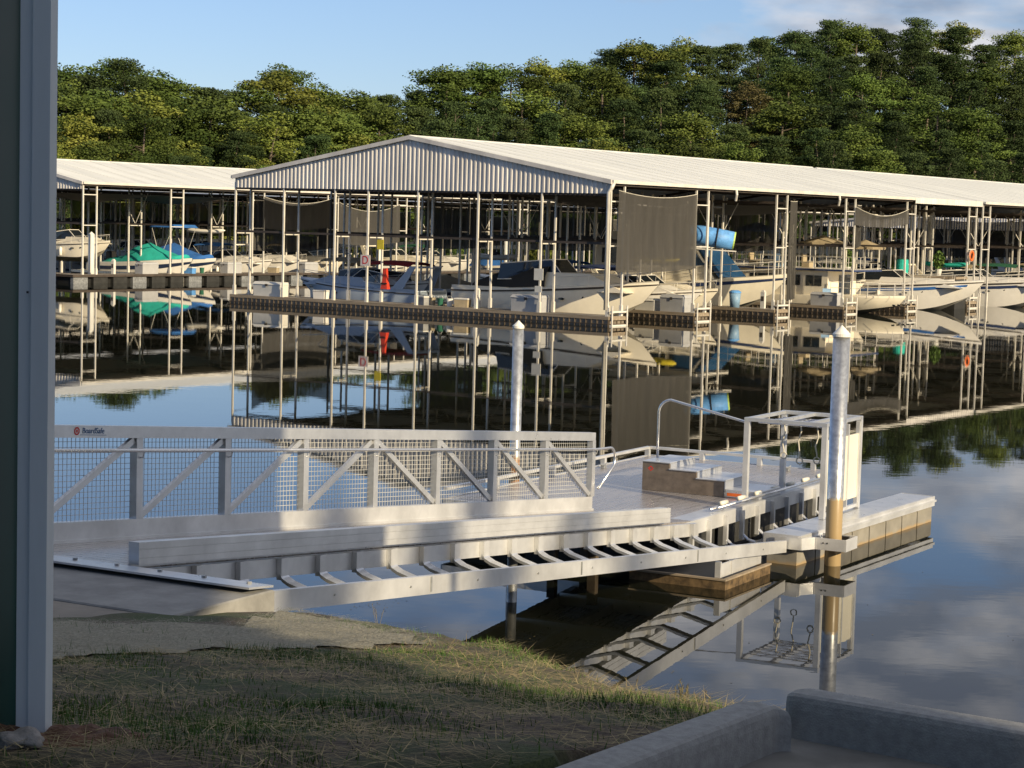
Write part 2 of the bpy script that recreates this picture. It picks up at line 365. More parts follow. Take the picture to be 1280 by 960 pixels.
# straw erosion blanket
def in_mat(x, y): return y > mat_low(x) and crest_d(x, y) < -.12 and not (y > 14.1 and x < -2.0+(y-14.2)*.12)
mb = MB(); idx = {}
bx = np.arange(-5, 1.0, .1); by = np.arange(7, 16.6, .1)
for i, x in enumerate(bx):
    for j, y in enumerate(by):
        if all(in_mat(x+dx*.1, y+dy*.1+.03*math.sin(x*9)) for dx in (0, 1) for dy in (0, 1)):
            q = []
            for dx, dy in ((0, 0), (1, 0), (1, 1), (0, 1)):
                k = (i+dx, j+dy)
                if k not in idx:
                    idx[k] = len(mb.v); X, Y = x+dx*.1, y+dy*.1; mb.v.append((X, Y, land_h(X, Y)+.012+.006*math.sin(X*11+Y*7)))
                q.append(idx[k])
            mb.f.append(tuple(q))
blanket = thing('erosion_blanket', 'grey straw erosion blanket pinned across the upper bank below the concrete path', 'straw blanket', (-2, 12, 0))
mb.build('netting', STRAWG, blanket).matrix_parent_inverse = Matrix.Translation((2, -12, 0))
def fibre():
    y = rnd.uniform(8, 16.5); x = rnd.uniform(-4.8, .4)
    if not in_mat(x, y-.03): return None
    a = rnd.gauss(0, .35) if rnd.random() < .75 else rnd.uniform(0, PI); h = rnd.uniform(.05, .16)
    return Vector((x, y, land_h(x, y)+rnd.uniform(.016, .04))), Vector((math.cos(a)*h, math.sin(a)*h, rnd.uniform(-.01, .02))), rnd.uniform(.0015, .003), Vector((-math.sin(a), math.cos(a), 0))
o = scatter(26000, fibre, 'straw', STRAWG); o.parent = blanket; o.matrix_parent_inverse = Matrix.Translation((2, -12, 0))
# leaves and bits floating close to the bank
mb = MB()
def flat(px, py):
    d = ray(px, py); t = -HC/d.z; return d.x*t, d.y*t
for _ in range(110):
    if _ < 60: X, Y = flat(rnd.gauss(462, 22), rnd.gauss(752, 5))
    elif _ < 80: X, Y = flat(rnd.gauss(600, 40), rnd.gauss(800, 8))
    else: X, Y = flat(rnd.uniform(700, 1270), rnd.uniform(590, 860))
    a_ = rnd.uniform(0, 6.28); l_ = rnd.uniform(.008, .022); c_, s_ = math.cos(a_)*l_, math.sin(a_)*l_
    mb.add([(X-c_, Y-s_, .004), (X+s_*.4, Y-c_*.4, .006), (X+c_, Y+s_, .005), (X-s_*.4, Y+c_*.4, .004)], [(0, 1, 2, 3)])
o = mb.build('floating_leaves', LEAFO); o['kind'] = 'stuff'; tag(o, 'tiny brown leaves and bits floating on the water near the bank', 'leaves')
# reddish weeds at the water edge
def weed(x, y, n, h, name_label):
    t = thing('weed', name_label, 'weed', (x, y, land_h(x, y)-.02)); mb = MB(); hb = MB()
    for _ in range(n):
        a = rnd.uniform(0, 2*PI); L = h*rnd.uniform(.6, 1); p0 = Vector((rnd.uniform(-.03, .03), rnd.uniform(-.03, .03), 0)); p1 = p0+Vector((math.cos(a)*L*.25, math.sin(a)*L*.25, L))
        mb.tube([p0, (p0+p1)/2+Vector((0, 0, .01)), p1], [.0013, .001, .0007], 4)
        for k in range(7):
            q = p0.lerp(p1, .45+.08*k); b = rnd.uniform(0, 2*PI); hb.tube([q, q+Vector((math.cos(b)*.010, math.sin(b)*.010, .012))], [.0016, .0006], 4)
    mb.build('stem', STRAW, t); hb.build('seed_head', LEAFO, t)['kind'] = 'stuff'
weed(.78, 8.6, 8, .12, 'reddish dry weed tuft at the end of the sunlit bank behind the kerb corner')
weed(.90, 8.9, 3, .09, 'single thin weed stalk just right of the reddish weed tuft')
weed(-1.0, 15.35, 4, .17, 'dead flower stalk standing against the gangway beam at the bank crest')
# rock and dirt at the foot of the column
mb = MB(); bm = bmesh.new(); bmesh.ops.create_icosphere(bm, subdivisions=3, radius=1)
for v in bm.verts:
    n = 1+.22*math.sin(v.co.x*5+v.co.y*3)+.08*math.sin(v.co.z*7+v.co.x*4); v.co = Vector((v.co.x*.075*n, v.co.y*.07*n, v.co.z*.03*n))
me = bpy.data.meshes.new('rock'); bm.to_mesh(me); bm.free(); me.materials.append(ROCK)
for p in me.polygons: p.use_smooth = True
o = bpy.data.objects.new('rock', me); COL.objects.link(o); o.location = (-1.49, 6.12, land_h(-1.49, 6.12)+.03); tag(o, 'pale grey lump of rock in the dirt at the foot of the white column', 'rock')
mb = MB(); R = 14; C_ = 28
for i in range(R+1):
    for j in range(C_):
        a = 2*PI*j/C_; r = i/R*(.40+.05*math.sin(3*a)); X = r*1.1*math.cos(a); Y = r*math.sin(a); f_ = 1-(i/R)**2
        mb.v.append((X, Y, -.05+.085*f_+f_*.02*math.sin(X*40)*math.sin(Y*33)))
for i in range(R):
    for j in range(C_): mb.f.append((i*C_+j, i*C_+(j+1) % C_, (i+1)*C_+(j+1) % C_, (i+1)*C_+j))
o = mb.build('dirt_pile', DIRT, smooth=True); o.location = (-1.50, 6.45, land_h(-1.5, 6.45)); tag(o, 'low heap of reddish dirt and mulch around the foot of the column', 'dirt pile')

# pavement inside the kerbs
GA = Vector((.83, -.558, 0)).normalized(); GB = Vector((.582, .813, 0)).normalized()    # along far kerb / along near kerb
corner = Vector((1.0, 7.05, 0))
mb = MB(); P0 = corner
q = [P0-GB*0.0, P0+GA*14, P0+GA*14-GB*16, P0-GB*16]
mb.hexa([(p.x, p.y, 2.7) for p in q]+[(p.x, p.y, 3.0) for p in q]); struct(mb.build('pavement', CONCD))
def kerb(a, d, L, w, label, lean=0):
    t = MB(); side = Vector((-d.y, d.x, 0)); n = 40; rings = []
    prof = [(0, 0), (0, .105), (.02, .132), (.06, .149), (.14, .157), (.5, .161), (.86, .157), (.94, .149), (.98, .132), (1, .105), (1, 0)]
    for i in range(n+1):
        s_ = (i/n)**3; p = a+d*L*s_; e = .035*max(0, 1-s_*L/.05)**2
        ww = w-e*2; rings.append([(p+side*(e+ww*u)+Vector((0, 0, 2.97-(0 if z_ else 0)+z_*(1-e*3)+.03+.002*math.sin(s_*31+u*5)))) if z_ else (p+side*(e+ww*u)+Vector((0, 0, 2.85))) for u, z_ in prof])
    t.loft([[tuple(q) for q in r] for r in rings]); base = (a.x, a.y, 3.0)
    o = t.build('concrete_kerb', CURB, base=base); tag(o, label, 'kerb', 'concrete kerbs round the pavement corner'); return o
kerb(Vector((.965, 6.80, 0)), -GB, 9, -.165*-1 if False else -.165, 'lighter concrete kerb running from the pavement corner towards the grass side')
kerb(Vector((.985, 6.985, 0)), GA, 12, .16, 'dark concrete kerb along the water side of the pavement')

# ------------------------------------------------------------------ boat-house corner at the left edge
bh = thing('boathouse', 'dark green metal sided building with a pale grey corner trim at the left edge', 'building', (-1.56, 6.9, 2.9))
wd = Vector((-.345, -.94, 0)).normalized(); wn = Vector((wd.y*-1, wd.x, 0)); wn = Vector((.94, -.345, 0))  # wall runs back towards the viewer, faces right
mb = MB(); L = 11; pts = []
k = 0; s_ = .13
prof = []
while s_ < L:
    prof += [(s_, 0), (s_+.03, .03), (s_+.075, .03), (s_+.105, 0)]; s_ += .31
ring0 = [(wd*s+wn*(o_-.012)) for s, o_ in prof]
mb.loft([[tuple(p+Vector((0, 0, z))) for p in ring0] for z in (.0, 7.0)], caps=False); mb.build('wall', GREEN, bh)
mb = MB(); bk = Vector((-.94, .345, 0))
q = [wd*.13+bk*.05, wd*L+bk*.05, wd*L+bk*8, wd*.13+bk*8]; mb.hexa([tuple(p) for p in q]+[tuple(p+Vector((0, 0, 7))) for p in q]); mb.build('body', GREEN, bh)
mb = MB(); X0 = Vector((0, 0, 0))
def lbox(mb, a, b, c, z0, z1):   # corner a, edge vectors b, c
    q = [a, a+b, a+b+c, a+c]; mb.hexa([tuple(p+Vector((0, 0, z0))) for p in q]+[tuple(p+Vector((0, 0, z1))) for p in q])
# trim: L profile with a rolled return
CX = Vector((1, .0, 0))
lbox(mb, wd*.0+Vector((-.0025, -.42, 0)), Vector((.057, 0, 0)), Vector((0, .10, 0)), -.05, 7.02)
lbox(mb, Vector((-.046, -.405, 0)), Vector((.0425, 0, 0)), Vector((0, .08, 0)), -.05, 7.02)
mb.build('corner_trim', TRIM, bh)
for z in (1.62, 1.62+.45*2.2, 1.62+.9*2.2):
    mb = MB(); mb.box(-.0165, -.0095, -.424, -.4205, z, z+.007); mb.build('screw', BLK, bh)
mb = MB(); q = [wd*-.6+wn*.4, wd*(L+.6)+wn*.4, wd*(L+.6)+bk*8.4, wd*-.6+bk*8.4]; mb.hexa([tuple(p+Vector((0, 0, 7.03))) for p in q]+[tuple(p+Vector((0, 0, 7.25))) for p in q]); mb.build('roof', ROOFG, bh)

# ================================================================== GANGWAY  (local x = towards the slide, local y = out to the float, z from the water)
TG = .5032; RZG = -TG; G0 = (1.184, 29.056, 0)
def dz(s): return .6+.0865*s        # deck height s metres back from the float end
def gth_(name, label, cat, x=0, y=0, z=0, group=None):
    R_ = Matrix.Rotation(RZG, 3, 'Z') @ Vector((x, y, 0)); return thing(name, label, cat, (G0[0]+R_.x, G0[1]+R_.y, z), RZG, group)
SN = 12.53; SP = 1.4653; NW = 1.72
gw = gth_('gangway', 'aluminium truss gangway with mesh railing sloping down from the concrete abutment to the floating launch', 'gangway')
def gslab(mb, n0, n1, s0, s1, t0, t1):    # sloping box: offsets t0..t1 from the deck plane
    return mb.hexa([(n0, -s1, dz(s1)+t0), (n1, -s1, dz(s1)+t0), (n1, -s0, dz(s0)+t0), (n0, -s0, dz(s0)+t0), (n0, -s1, dz(s1)+t1), (n1, -s1, dz(s1)+t1), (n1, -s0, dz(s0)+t1), (n0, -s0, dz(s0)+t1)])
mb = MB(); s_ = .0
while s_ < SN: gslab(mb, .06, NW-.06, s_, min(s_+.142, SN), -.035, 0.); s_ += .152
mb.build('deck', DECKA, gw)
mb = MB()
gslab(mb, -.05, .05, .02, SN+1.6, -.16, .20); gslab(mb, .05, .075, .02, SN+1.6, .0, .03); mb.build('toe_board', ALUW, gw)
mb = MB(); gslab(mb, -.055, .055, -.02, SN+1.6, 1.02, 1.14); mb.build('top_chord', ALU, gw)
for k in range(10):
    s_ = SP*k; mb = MB(); mb.hexa([(-.045, -s_-.05, dz(s_)+.2), (.045, -s_-.05, dz(s_)+.2), (.045, -s_+.05, dz(s_)+.2), (-.045, -s_+.05, dz(s_)+.2), (-.045, -s_-.05, dz(s_)+1.02), (.045, -s_-.05, dz(s_)+1.02), (.045, -s_+.05, dz(s_)+1.02), (-.045, -s_+.05, dz(s_)+1.02)]); mb.build('post', ALU, gw)
    if k < 9:
        a, b = SP*k+.06, SP*(k+1)-.06      # diagonal
        lo, hi = (a, b) if k < 4 else (b, a)
        # k<4 (far half): top at the shore side, foot at the float side ; others the reverse
        mb = MB(); top_s, bot_s = (b, a) if k < 4 else (a, b)
        mb.bar((0, -bot_s, dz(bot_s)+.23), (0, -top_s, dz(top_s)+1.0), .045, .065); mb.build('brace', ALU, gw)
        mb = MB(); c_ = .0
        for i in range(1, 22):
            ss = a+(b-a)*i/22; mb.bar((-.052, -ss, dz(ss)+.2), (-.052, -ss, dz(ss)+1.03), .0050)
        for i in range(1, 15):
            h_ = .2+.83*i/15; mb.bar((-.055, -a+.05, dz(a)+h_), (-.055, -b-.05, dz(b)+h_), .0050)
        mb.build('mesh_panel', MESHM, gw)
mb = MB(); hr = [(.10, -(SN+1.6), dz(SN+1.6)+.90), (.10, 0, dz(0)+.90), (.10, .38, dz(0)+.885)]
hr += [tuple(p) for p in arc((.10, .42, dz(0)+.885-.17), .17, PI/2, -PI/4, 8, ((0, 1, 0), (0, 0, 1)))] + [(.10, .05, dz(0)+.32)]
mb.tube(hr, .019, 10); mb.build('handrail', PIPE, gw, smooth=True)
for k in range(10):
    mb = MB(); s_ = SP*k; mb.tube([(.04, -s_, dz(s_)+.82), (.085, -s_, dz(s_)+.83), (.10, -s_, dz(s_)+.89)], .008, 6); mb.build('handrail_bracket', ALU, gw)
mb = MB(); gslab(mb, NW-.03, NW+.082, 1.155, SN-.125, .031, .229); gslab(mb, NW+.0825, NW+.09, 1.15, SN-.12, .03, .085); gslab(mb, NW+.0825, NW+.09, 1.15, SN-.12, .091, .165); gslab(mb, NW+.0825, NW+.09, 1.15, SN-.12, .171, .23); mb.build('kerb_beam', ALUW, gw)
mb = MB(); gslab(mb, NW-.03, NW-.0, 1.15, SN-.12, .0, .028); mb.build('kerb_shim', ALU, gw)
mb = MB(); gslab(mb, NW-.02, NW+.06, 0.1, SN-.2, -.20, -.02); mb.build('stringer', ALUW, gw)
mb = MB(); gslab(mb, -.05, NW, .0, .07, -.26, -.04)
for i in range(9): gslab(mb, .05, NW-.03, 1.4*i+.9, 1.4*i+.98, -.22, -.04)
gslab(mb, .82, .9, .1, SN-.1, -.16, -.04); mb.build('cross_beam', ALU, gw)
# logo on the top chord
t_ = SN+.14-.05
LS = 10.98
Mx = Matrix.Translation((.0565, -LS, dz(LS)+1.088)) @ Matrix.Rotation(-.0865, 4, 'X') @ Matrix(((0, 0, 1, 0), (1, 0, 0, 0), (0, 1, 0, 0), (0, 0, 0, 1)))
text_mesh('lettering', 'BoardSafe', .080, TEXTB, gw, Mx)
mb = MB(); gslab(mb, .0555, .0575, LS-.19, LS+.19, 1.046, 1.051); mb.build('underline', TEXTB, gw)
mb = MB(); cc = (SN-.40); cy = -SN+.35-.0
ring = lambda r, x: [(x, -(SN-.34)*1+r*math.cos(PI/3*k+.26) - .62, 0) for k in range(6)]
cyy = -LS-.24; czz = dz(-cyy)+1.085
ro = [(.0575, cyy+.042*math.cos(PI/4*k+PI/8), czz+.042*math.sin(PI/4*k+PI/8)) for k in range(8)]; ri = [(.0575, cyy+.026*math.cos(PI/4*k+PI/8), czz+.026*math.sin(PI/4*k+PI/8)) for k in range(8)]
mb.v = ro+ri; mb.f = [(k, (k+1) % 8, 8+(k+1) % 8, 8+k) for k in range(8)]
mb.add([(.0575, cyy-.012, czz-.014), (.0575, cyy+.012, czz-.014), (.0575, cyy+.012, czz+.014), (.0575, cyy-.012, czz+.014)], [(0, 1, 2, 3)])
mb.build('emblem', TEXTR, gw)
# hinge plate resting on the abutment
mb = MB(); gslab(mb, -.9, 3.32, SN-.02, SN+.32, .012, .03); mb.build('hinge_plate', ALU, gw)
for i in range(9):
    mb = MB(); x = -.6+i*.47; mb.tube([(x, -SN-.1, dz(SN+.1)+.028), (x, -SN-.1, dz(SN+.1)+.05)], .022, 6); mb.build('bolt', GALVD, gw)

# launch slide beside the gangway
NB = 2.80
sld = gth_('launch_slide', 'aluminium kayak slide of bent rungs between two beams running beside the gangway', 'boat slide')
def sb(s): return dz(s)-.11-.0058*(SN-s)     # top of the outer beam
mb = MB(); s0, s1 = -.55, SN-.25
mb.hexa([(NB, -s1, sb(s1)-.19), (NB+.06, -s1, sb(s1)-.19), (NB+.06, -s0, sb(s0)-.17), (NB, -s0, sb(s0)-.17), (NB, -s1, sb(s1)), (NB+.06, -s1, sb(s1)), (NB+.06, -s0, sb(s0)), (NB, -s0, sb(s0))]); mb.build('outer_beam', ALUW, sld)
mb = MB(); gslab(mb, NB-.15, NB+.058, SN-.9, SN-.28, -.50, -.302); mb.build('gusset', ALUW, sld)
sss = [.35+.66*i for i in range(18)]
for s_ in sss:
    mb = MB(); mb.hexa([(NW+.062, -s_-.06, dz(s_)-.22), (NW+.12, -s_-.06, dz(s_)-.22), (NW+.12, -s_+.06, dz(s_)-.22), (NW+.062, -s_+.06, dz(s_)-.22), (NW+.062, -s_-.06, dz(s_)-.01), (NW+.12, -s_-.06, dz(s_)-.01), (NW+.12, -s_+.06, dz(s_)-.01), (NW+.062, -s_+.06, dz(s_)-.01)]); mb.build('upright', ALUW, sld)
    mb = MB(); zz = dz(s_); zo = sb(s_)-.035; pr = [(NW+.10, zz-.15), (NW+.13, zz-.20), (NW+.20, zz-.235), (NW+.55, zz-.33), (NB-.002, zo)]; rr_ = [[(x_, -s_-.065, z_-.035), (x_, -s_+.065, z_-.035), (x_, -s_+.065, z_), (x_, -s_-.065, z_)] for x_, z_ in pr]
    mb.loft(rr_, close=True); mb.build('rung', ALU, sld)
for s_ in (2.6, 5.9, 9.2):
    mb = MB(); mb.hexa([(NB+.061, -s_-.012, sb(s_)-.16), (NB+.068, -s_-.012, sb(s_)-.16), (NB+.068, -s_+.012, sb(s_)-.16), (NB+.061, -s_+.012, sb(s_)-.16), (NB+.061, -s_-.012, sb(s_)-.01), (NB+.068, -s_-.012, sb(s_)-.01), (NB+.068, -s_+.012, sb(s_)-.01), (NB+.061, -s_+.012, sb(s_)-.01)]); mb.build('weld_seam', GALVD, sld)
for s_ in sss[::2]:
    mb = MB(); mb.tube([(NB+.06, -s_, sb(s_)-.09), (NB+.07, -s_, sb(s_)-.09)], .012, 6); mb.build('bolt', GALVD, sld)
# concrete abutment and path
ab = MB(); zt = dz(SN)-.0
ab.box(-3.2, 3.36, -(SN+1.38), -(SN-.0)-.02, -1.8, zt, .012)
R_ = Matrix.Rotation(RZG, 3, 'Z')
def gworld(x, y): v = R_ @ Vector((x, y, 0)); return (v.x+G0[0], v.y+G0[1])
o = ab.build('concrete_abutment', CONC); o.location = (G0[0], G0[1], 0); o.rotation_euler = (0, 0, RZG); tag(o, 'pale concrete abutment block carrying the shore end of the gangway', 'abutment')
pa = MB(); pa.hexa([(-3.2, -(SN+6), 0), (3.7, -(SN+6), 0), (3.7, -(SN+1.41), 0), (-3.2, -(SN+1.41), 0), (-3.2, -(SN+6), zt+.22), (3.7, -(SN+6), zt+.22), (3.7, -(SN+1.41), zt-.01), (-3.2, -(SN+1.41), zt-.01)])
o = pa.build('path', CONCB); o.location = (G0[0], G0[1], 0); o.rotation_euler = (0, 0, RZG); struct(o)

# ================================================================== FLOATING LAUNCH PLATFORM
pf = gth_('floating_platform', 'floating aluminium launch platform with planked deck at the foot of the gangway', 'floating dock')
PX0, PX1, PY0, PY1, PZ = -2.3, 1.62, -.35, 6.9, .6
mb = MB(); y = PY0
while y < PY1-.01: mb.box(PX0+.06, PX1-.32, y, y+.136, PZ-.035, PZ, .004); y += .148
mb.build('deck', DECKA, pf)
mb = MB(); mb.box(PX1-.31, PX1-.01, PY0, PY1, PZ-.03, PZ+.004); mb.build('edge_plate', ALU, pf)
mb = MB(); mb.box(PX0, PX0+.055, PY0, PY1, PZ-.20, PZ+.01); mb.box(PX1-.008, PX1+.05, PY0, PY1, PZ-.20, PZ+.006); mb.box(PX0+.056, PX1-.01, PY1-.0, PY1+.055, PZ-.20, PZ+.01); mb.box(PX0+.056, PX1-.01, PY0-.055, PY0-.002, PZ-.20, PZ+.002); mb.build('frame', ALUW, pf)
mb = MB()
for i in range(5):
    for j in (0, 1, 2): mb.box(PX0+.1+j*1.28, PX0+1.28+j*1.28, PY0+.1+i*1.42, PY0+1.4+i*1.42, -.3, PZ-.21, .04)
mb.build('float_tank', FLOAT, pf)
mb = MB()
for a, b in (((PX0+.05, 1.1), (PX0+.05, PY1-.05)), ((PX0+.05, PY1-.05), (PX1-.1, PY1-.05)), ((PX0+.05, PY0), (PX0+.05, 1.1))): mb.bar((*a, PZ+.15), (*b, PZ+.15), .07, .045)
mb.build('bull_rail', ALUW, pf)
for p in [(PX0+.05, 1.2), (PX0+.05, 3.1), (PX0+.05, 5), (PX0+.05, 6.8), (-1.2, PY1-.05), (-.1, PY1-.05), (.9, PY1-.05), (1.5, PY1-.05)]:
    mb = MB(); mb.box(p[0]-.04, p[0]+.04, p[1]-.04, p[1]+.04, PZ+.0, PZ+.127); mb.build('rail_block', ALUW, pf)
for i in range(11):
    mb = MB(); y = -.15+i*.62; mb.box(PX1+.05, PX1+.11, y-.03, y+.03, .12, .56); mb.tube([(PX1+.11, y, .19), (PX1+.18, y, .13), (PX1+.3, y, .10)], .022, 6); mb.build('roller_bracket', ALUW, pf)
mb = MB(); mb.box(PX1+.62, PX1+.70, .4, 6.6, -.05, .17); mb.box(PX1+.11, PX1+.615, .2, 6.6, -.04, .04); mb.build('trough', ALU, pf)
mb = MB(); mb.tube([(PX1+.02, .9, PZ+.08), (PX1+.02, 6.6, PZ+.08)], .022, 8); mb.tube([(PX1-.10, .9, PZ+.05), (PX1-.10, 6.6, PZ+.05)], .018, 8); mb.build('side_rail', PIPE, pf, smooth=True)
for i in range(8):
    mb = MB(); y = 1.3+i*.68; mb.tube([(PX1-.06, y-.12, PZ+.105), (PX1-.06, y+.12, PZ+.105)], .035, 10); mb.build('roller', PANEL, pf, smooth=True)
def cleat(x, y, z, lab):
    t = gth_('cleat', lab, 'cleat', x, y, z, 'cleats on the floating platform'); mb = MB(); mb.box(-.03, .03, -.05, .05, 0, .05); mb.build('base', GALVD, t); mb = MB(); mb.tube([(0, -.13, .075), (0, -.06, .06), (0, .06, .06), (0, .13, .075)], .014, 6); mb.build('horn', GALVD, t)
cleat(-2.05, .8, PZ+.002, 'small cleat near the gangway end of the platform'); cleat(-2.05, 4.6, PZ+.002, 'small cleat half way along the far edge of the platform'); cleat(.6, 6.4, PZ+.002, 'small cleat at the outer end of the platform')
mb = MB(); rp_ = [(-1.0+(.10+.012*i/12)*math.cos(i*.55), 5.6+(.10+.012*i/12)*math.sin(i*.55), PZ+.012+.0016*i) for i in range(60)]; mb.tube([(p[0]*1, p[1], p[2]) for p in rp_], .012, 5)
o = mb.build('coiled_rope', ROPE); o.location = (G0[0], G0[1], 0); o.rotation_euler = (0, 0, RZG); tag(o, 'small coil of rope lying on the outer platform deck', 'rope')
# transfer steps: four levels falling towards the trough
stp = gth_('transfer_steps', 'dull metal transfer steps with four levels standing on the floating platform', 'steps', -.36, 2.55, PZ+.004); stp.scale = (1.10, 1, .96)
lv = [(0, .42, .46), (.42, .84, .36), (.84, 1.26, .25)]
mb = MB()
mb.add([(0, 0, 0), (1.26, 0, 0), (1.26, 0, .25), (.84, 0, .25), (.84, 0, .36), (.42, 0, .36), (.42, 0, .46), (0, 0, .46), (0, .02, 0), (1.26, .02, 0), (1.26, .02, .25), (.84, .02, .25), (.84, .02, .36), (.42, .02, .36), (.42, .02, .46), (0, .02, .46)],
       [(7, 6, 5, 4, 3, 2, 1, 0), (8, 9, 10, 11, 12, 13, 14, 15)]+[(i, (i+1) % 8, 8+(i+1) % 8, 8+i) for i in range(8)]); mb.build('side_panel', DULLAL, stp)
for a, b, h in lv:
    mb = MB(); mb.box(a, b+.015, -.02, 1.0, h+.002, h+.022, .004); mb.box(b-.012, b+.012, .021, .98, h-.105 if h > .25 else 0, h); mb.build('tread', ALU, stp)
mb = MB(); mb.box(0, .02, .021, .98, 0, .459); mb.box(.02, 1.26, .97, .98, 0, .24); mb.build('back_panel', DULLAL, stp)
mb = MB(); mb.box(1.275, 1.78, .05, .95, .0, .125, .005); mb.build('low_step', ALU, stp)
mb = MB(); mb.box(1.30, 1.62, .046, .049, .02, .07); mb.build('orange_stripe', ORANGE, stp)
mb = MB(); cx, cz, r_ = .13, .36, .045; ro = [(cx+r_*math.cos(PI/2*k), -.002, cz+r_*math.sin(PI/2*k)) for k in range(4)]; ri = [(cx+r_*.55*math.cos(PI/2*k), -.002, cz+r_*.55*math.sin(PI/2*k)) for k in range(4)]
mb.v = ro+ri; mb.f = [(k, (k+1) % 4, 4+(k+1) % 4, 4+k) for k in range(4)]; mb.build('emblem', TEXTR, stp)
# transfer frame over the trough
fr = gth_('grab_gantry', 'square aluminium grab frame with white slatted end panel standing over the launch trough', 'launch frame', 0, 0, 0)
fx0, fx1, fy0, fy1, fz0, fz1 = 1.45, 2.70, 2.40, 3.95, .55, 1.83
for a in ((fx0, fy0), (fx0, fy1), (fx1, fy0), (fx1, fy1)):
    mb = MB(); mb.box(a[0]-.04, a[0]+.04, a[1]-.04, a[1]+.04, fz0+.05 if a[0] < 2 else .44, fz1); mb.build('post', ALUW, fr)
mb = MB()
for y in (fy0, fy1): mb.bar((fx0-.04, y, fz1+.03), (fx1+.04, y, fz1+.03), .08, .055)
for x in (fx0, fx1, fx0+.5, fx0+1.0): mb.bar((x, fy0+.041, fz1+.03), (x, fy1-.041, fz1+.03), .06, .05)
mb.build('top_beam', ALU, fr)
for i in range(7):
    mb = MB(); y = fy0+.2+i*.17; mb.tube([(fx0+.1, y, fz1-.03), (fx1-.1, y, fz1-.03)], .012, 6); mb.build('grab_bar', PIPE, fr)
for i in range(3):
    mb = MB(); y = fy0+.05+i*.49; mb.box(fx1-.015, fx1+.015, y, y+.44, .62, 1.62); mb.build('slat_panel', PANEL, fr)
    mb = MB(); mb.box(fx1-.03, fx1+.03, y+.442, y+.478, .46, 1.80); mb.build('stile', ALUW, fr)
mb = MB(); mb.bar((fx1, fy0+.041, .49), (fx1, fy1-.041, .49), .05); mb.build('bottom_rail', ALUW, fr)
for k, (x, y) in enumerate([(1.85, 2.9), (2.0, 3.2), (2.5, 2.6)]):
    rp = MB(); z0 = fz1-.03; pts = [(x, y, z0), (x+.02, y+.01, z0-.15), (x-.02, y, z0-.3), (x+.01, y, z0-.42-.1*k % .2)]
    e = Vector(pts[-1]); pts += [tuple(p) for p in arc(e-Vector((0, 0, .09)), .05, PI/2, 2.45*PI, 12, ((1, 0, 0), (0, 0, 1)))]
    rp.tube(pts, .011, 6); o = rp.build('pull_rope', ROPE, base=(0, 0, 0)); R3 = Matrix.Rotation(RZG, 3, 'Z') @ Vector((0, 0, 0)); o.location = (G0[0], G0[1], 0); o.rotation_euler = (0, 0, RZG)
    tag(o, ['looped pull rope hanging nearest the steps under the launch frame', 'looped pull rope hanging in the middle of the launch frame', 'looped pull rope hanging beside the pile under the launch frame'][k], 'rope', 'pull ropes under the launch frame')
# tall hoop handrail
mb = MB(); x0, y0 = -.36, 3.10
pts = [(x0, y0, PZ), (x0, y0, 1.5), (x0, y0, 1.78)]+[tuple(p) for p in arc((x0+.22, y0, 1.78), .22, PI*.95, PI*.52, 7, ((1, 0, 0), (0, 0, 1)))]+[(fx0-.05, 2.5, 1.80)]
mb.tube(pts, .021, 10); o = mb.build('hoop_handrail', PIPE, smooth=True); o.location = (G0[0], G0[1], 0); o.rotation_euler = (0, 0, RZG); tag(o, 'tall bent pipe handrail rising behind the transfer steps', 'handrail')

# finger float on the right
ff = gth_('finger_float', 'long narrow float with aluminium deck and tan tubs to the right of the launch trough', 'floating dock', 3.03, .64)
ff.rotation_euler = (0, 0, RZG-.045)
FX0, FX1, FY0, FY1 = -.58, 0, .0, 5.55
mb = MB(); y = FY0
while y < FY1-.2: mb.box(FX0+.02, FX1-.02, y, y+.60, .405, .435); y += .608
mb.build('deck', ALU, ff)
mb = MB(); mb.box(FX0, FX0+.018, FY0, FY1, .27, .43); mb.box(FX1-.018, FX1, FY0, FY1, .27, .43); mb.box(FX0+.02, FX1-.02, FY0-.02, FY0-.001, .27, .438); mb.box(FX0+.02, FX1-.02, FY1, FY1+.02, .27, .43); mb.box(FX1+.001, FX1+.03, FY0, FY1, .34, .375); mb.build('fascia', ALUW, ff)
for i in range(8):
    mb = MB(); y = FY0+.03+i*.70
    if y+.66 < FY1+.1: mb.box(FX0+.06, FX1-.06, y, y+.66, -.25, .265, .035); mb.build('float_tub', FLOATB, ff)
# pile guide and piles
bk_ = gth_('pile_guide', 'aluminium guide bracket clasping the near galvanized pile', 'bracket')
GXm, GYm = 3.37, 1.06
mb = MB(); z0, z1 = .24, .41
def wallp(mb, a, b, t=.018): mb.bar((*a, (z0+z1)/2), (*b, (z0+z1)/2), t, z1-z0)
wallp(mb, (2.66, .60), (3.06, .60)); wallp(mb, (3.06, .61), (3.17, .84)); wallp(mb, (3.17, .84), (3.20, .84)); wallp(mb, (3.20, .845), (3.62, .845)); wallp(mb, (3.63, .84), (3.63, 1.32)); wallp(mb, (3.12, 1.31), (3.62, 1.31))
mb.build('face_plate', ALUW, bk_)
for x in (3.30, 3.36):
    mb = MB(); mb.tube([(x, .836, .34), (x, .826, .34)], .012, 6); mb.build('bolt', BLK, bk_)
mb = MB(); mb.box(3.21, 3.53, .86, .89, .25, .40); mb.build('guide_pad', BLK, bk_); mb = MB(); mb.box(3.21, 3.53, 1.24, 1.29, .25, .40); mb.build('guide_pad', BLK, bk_)
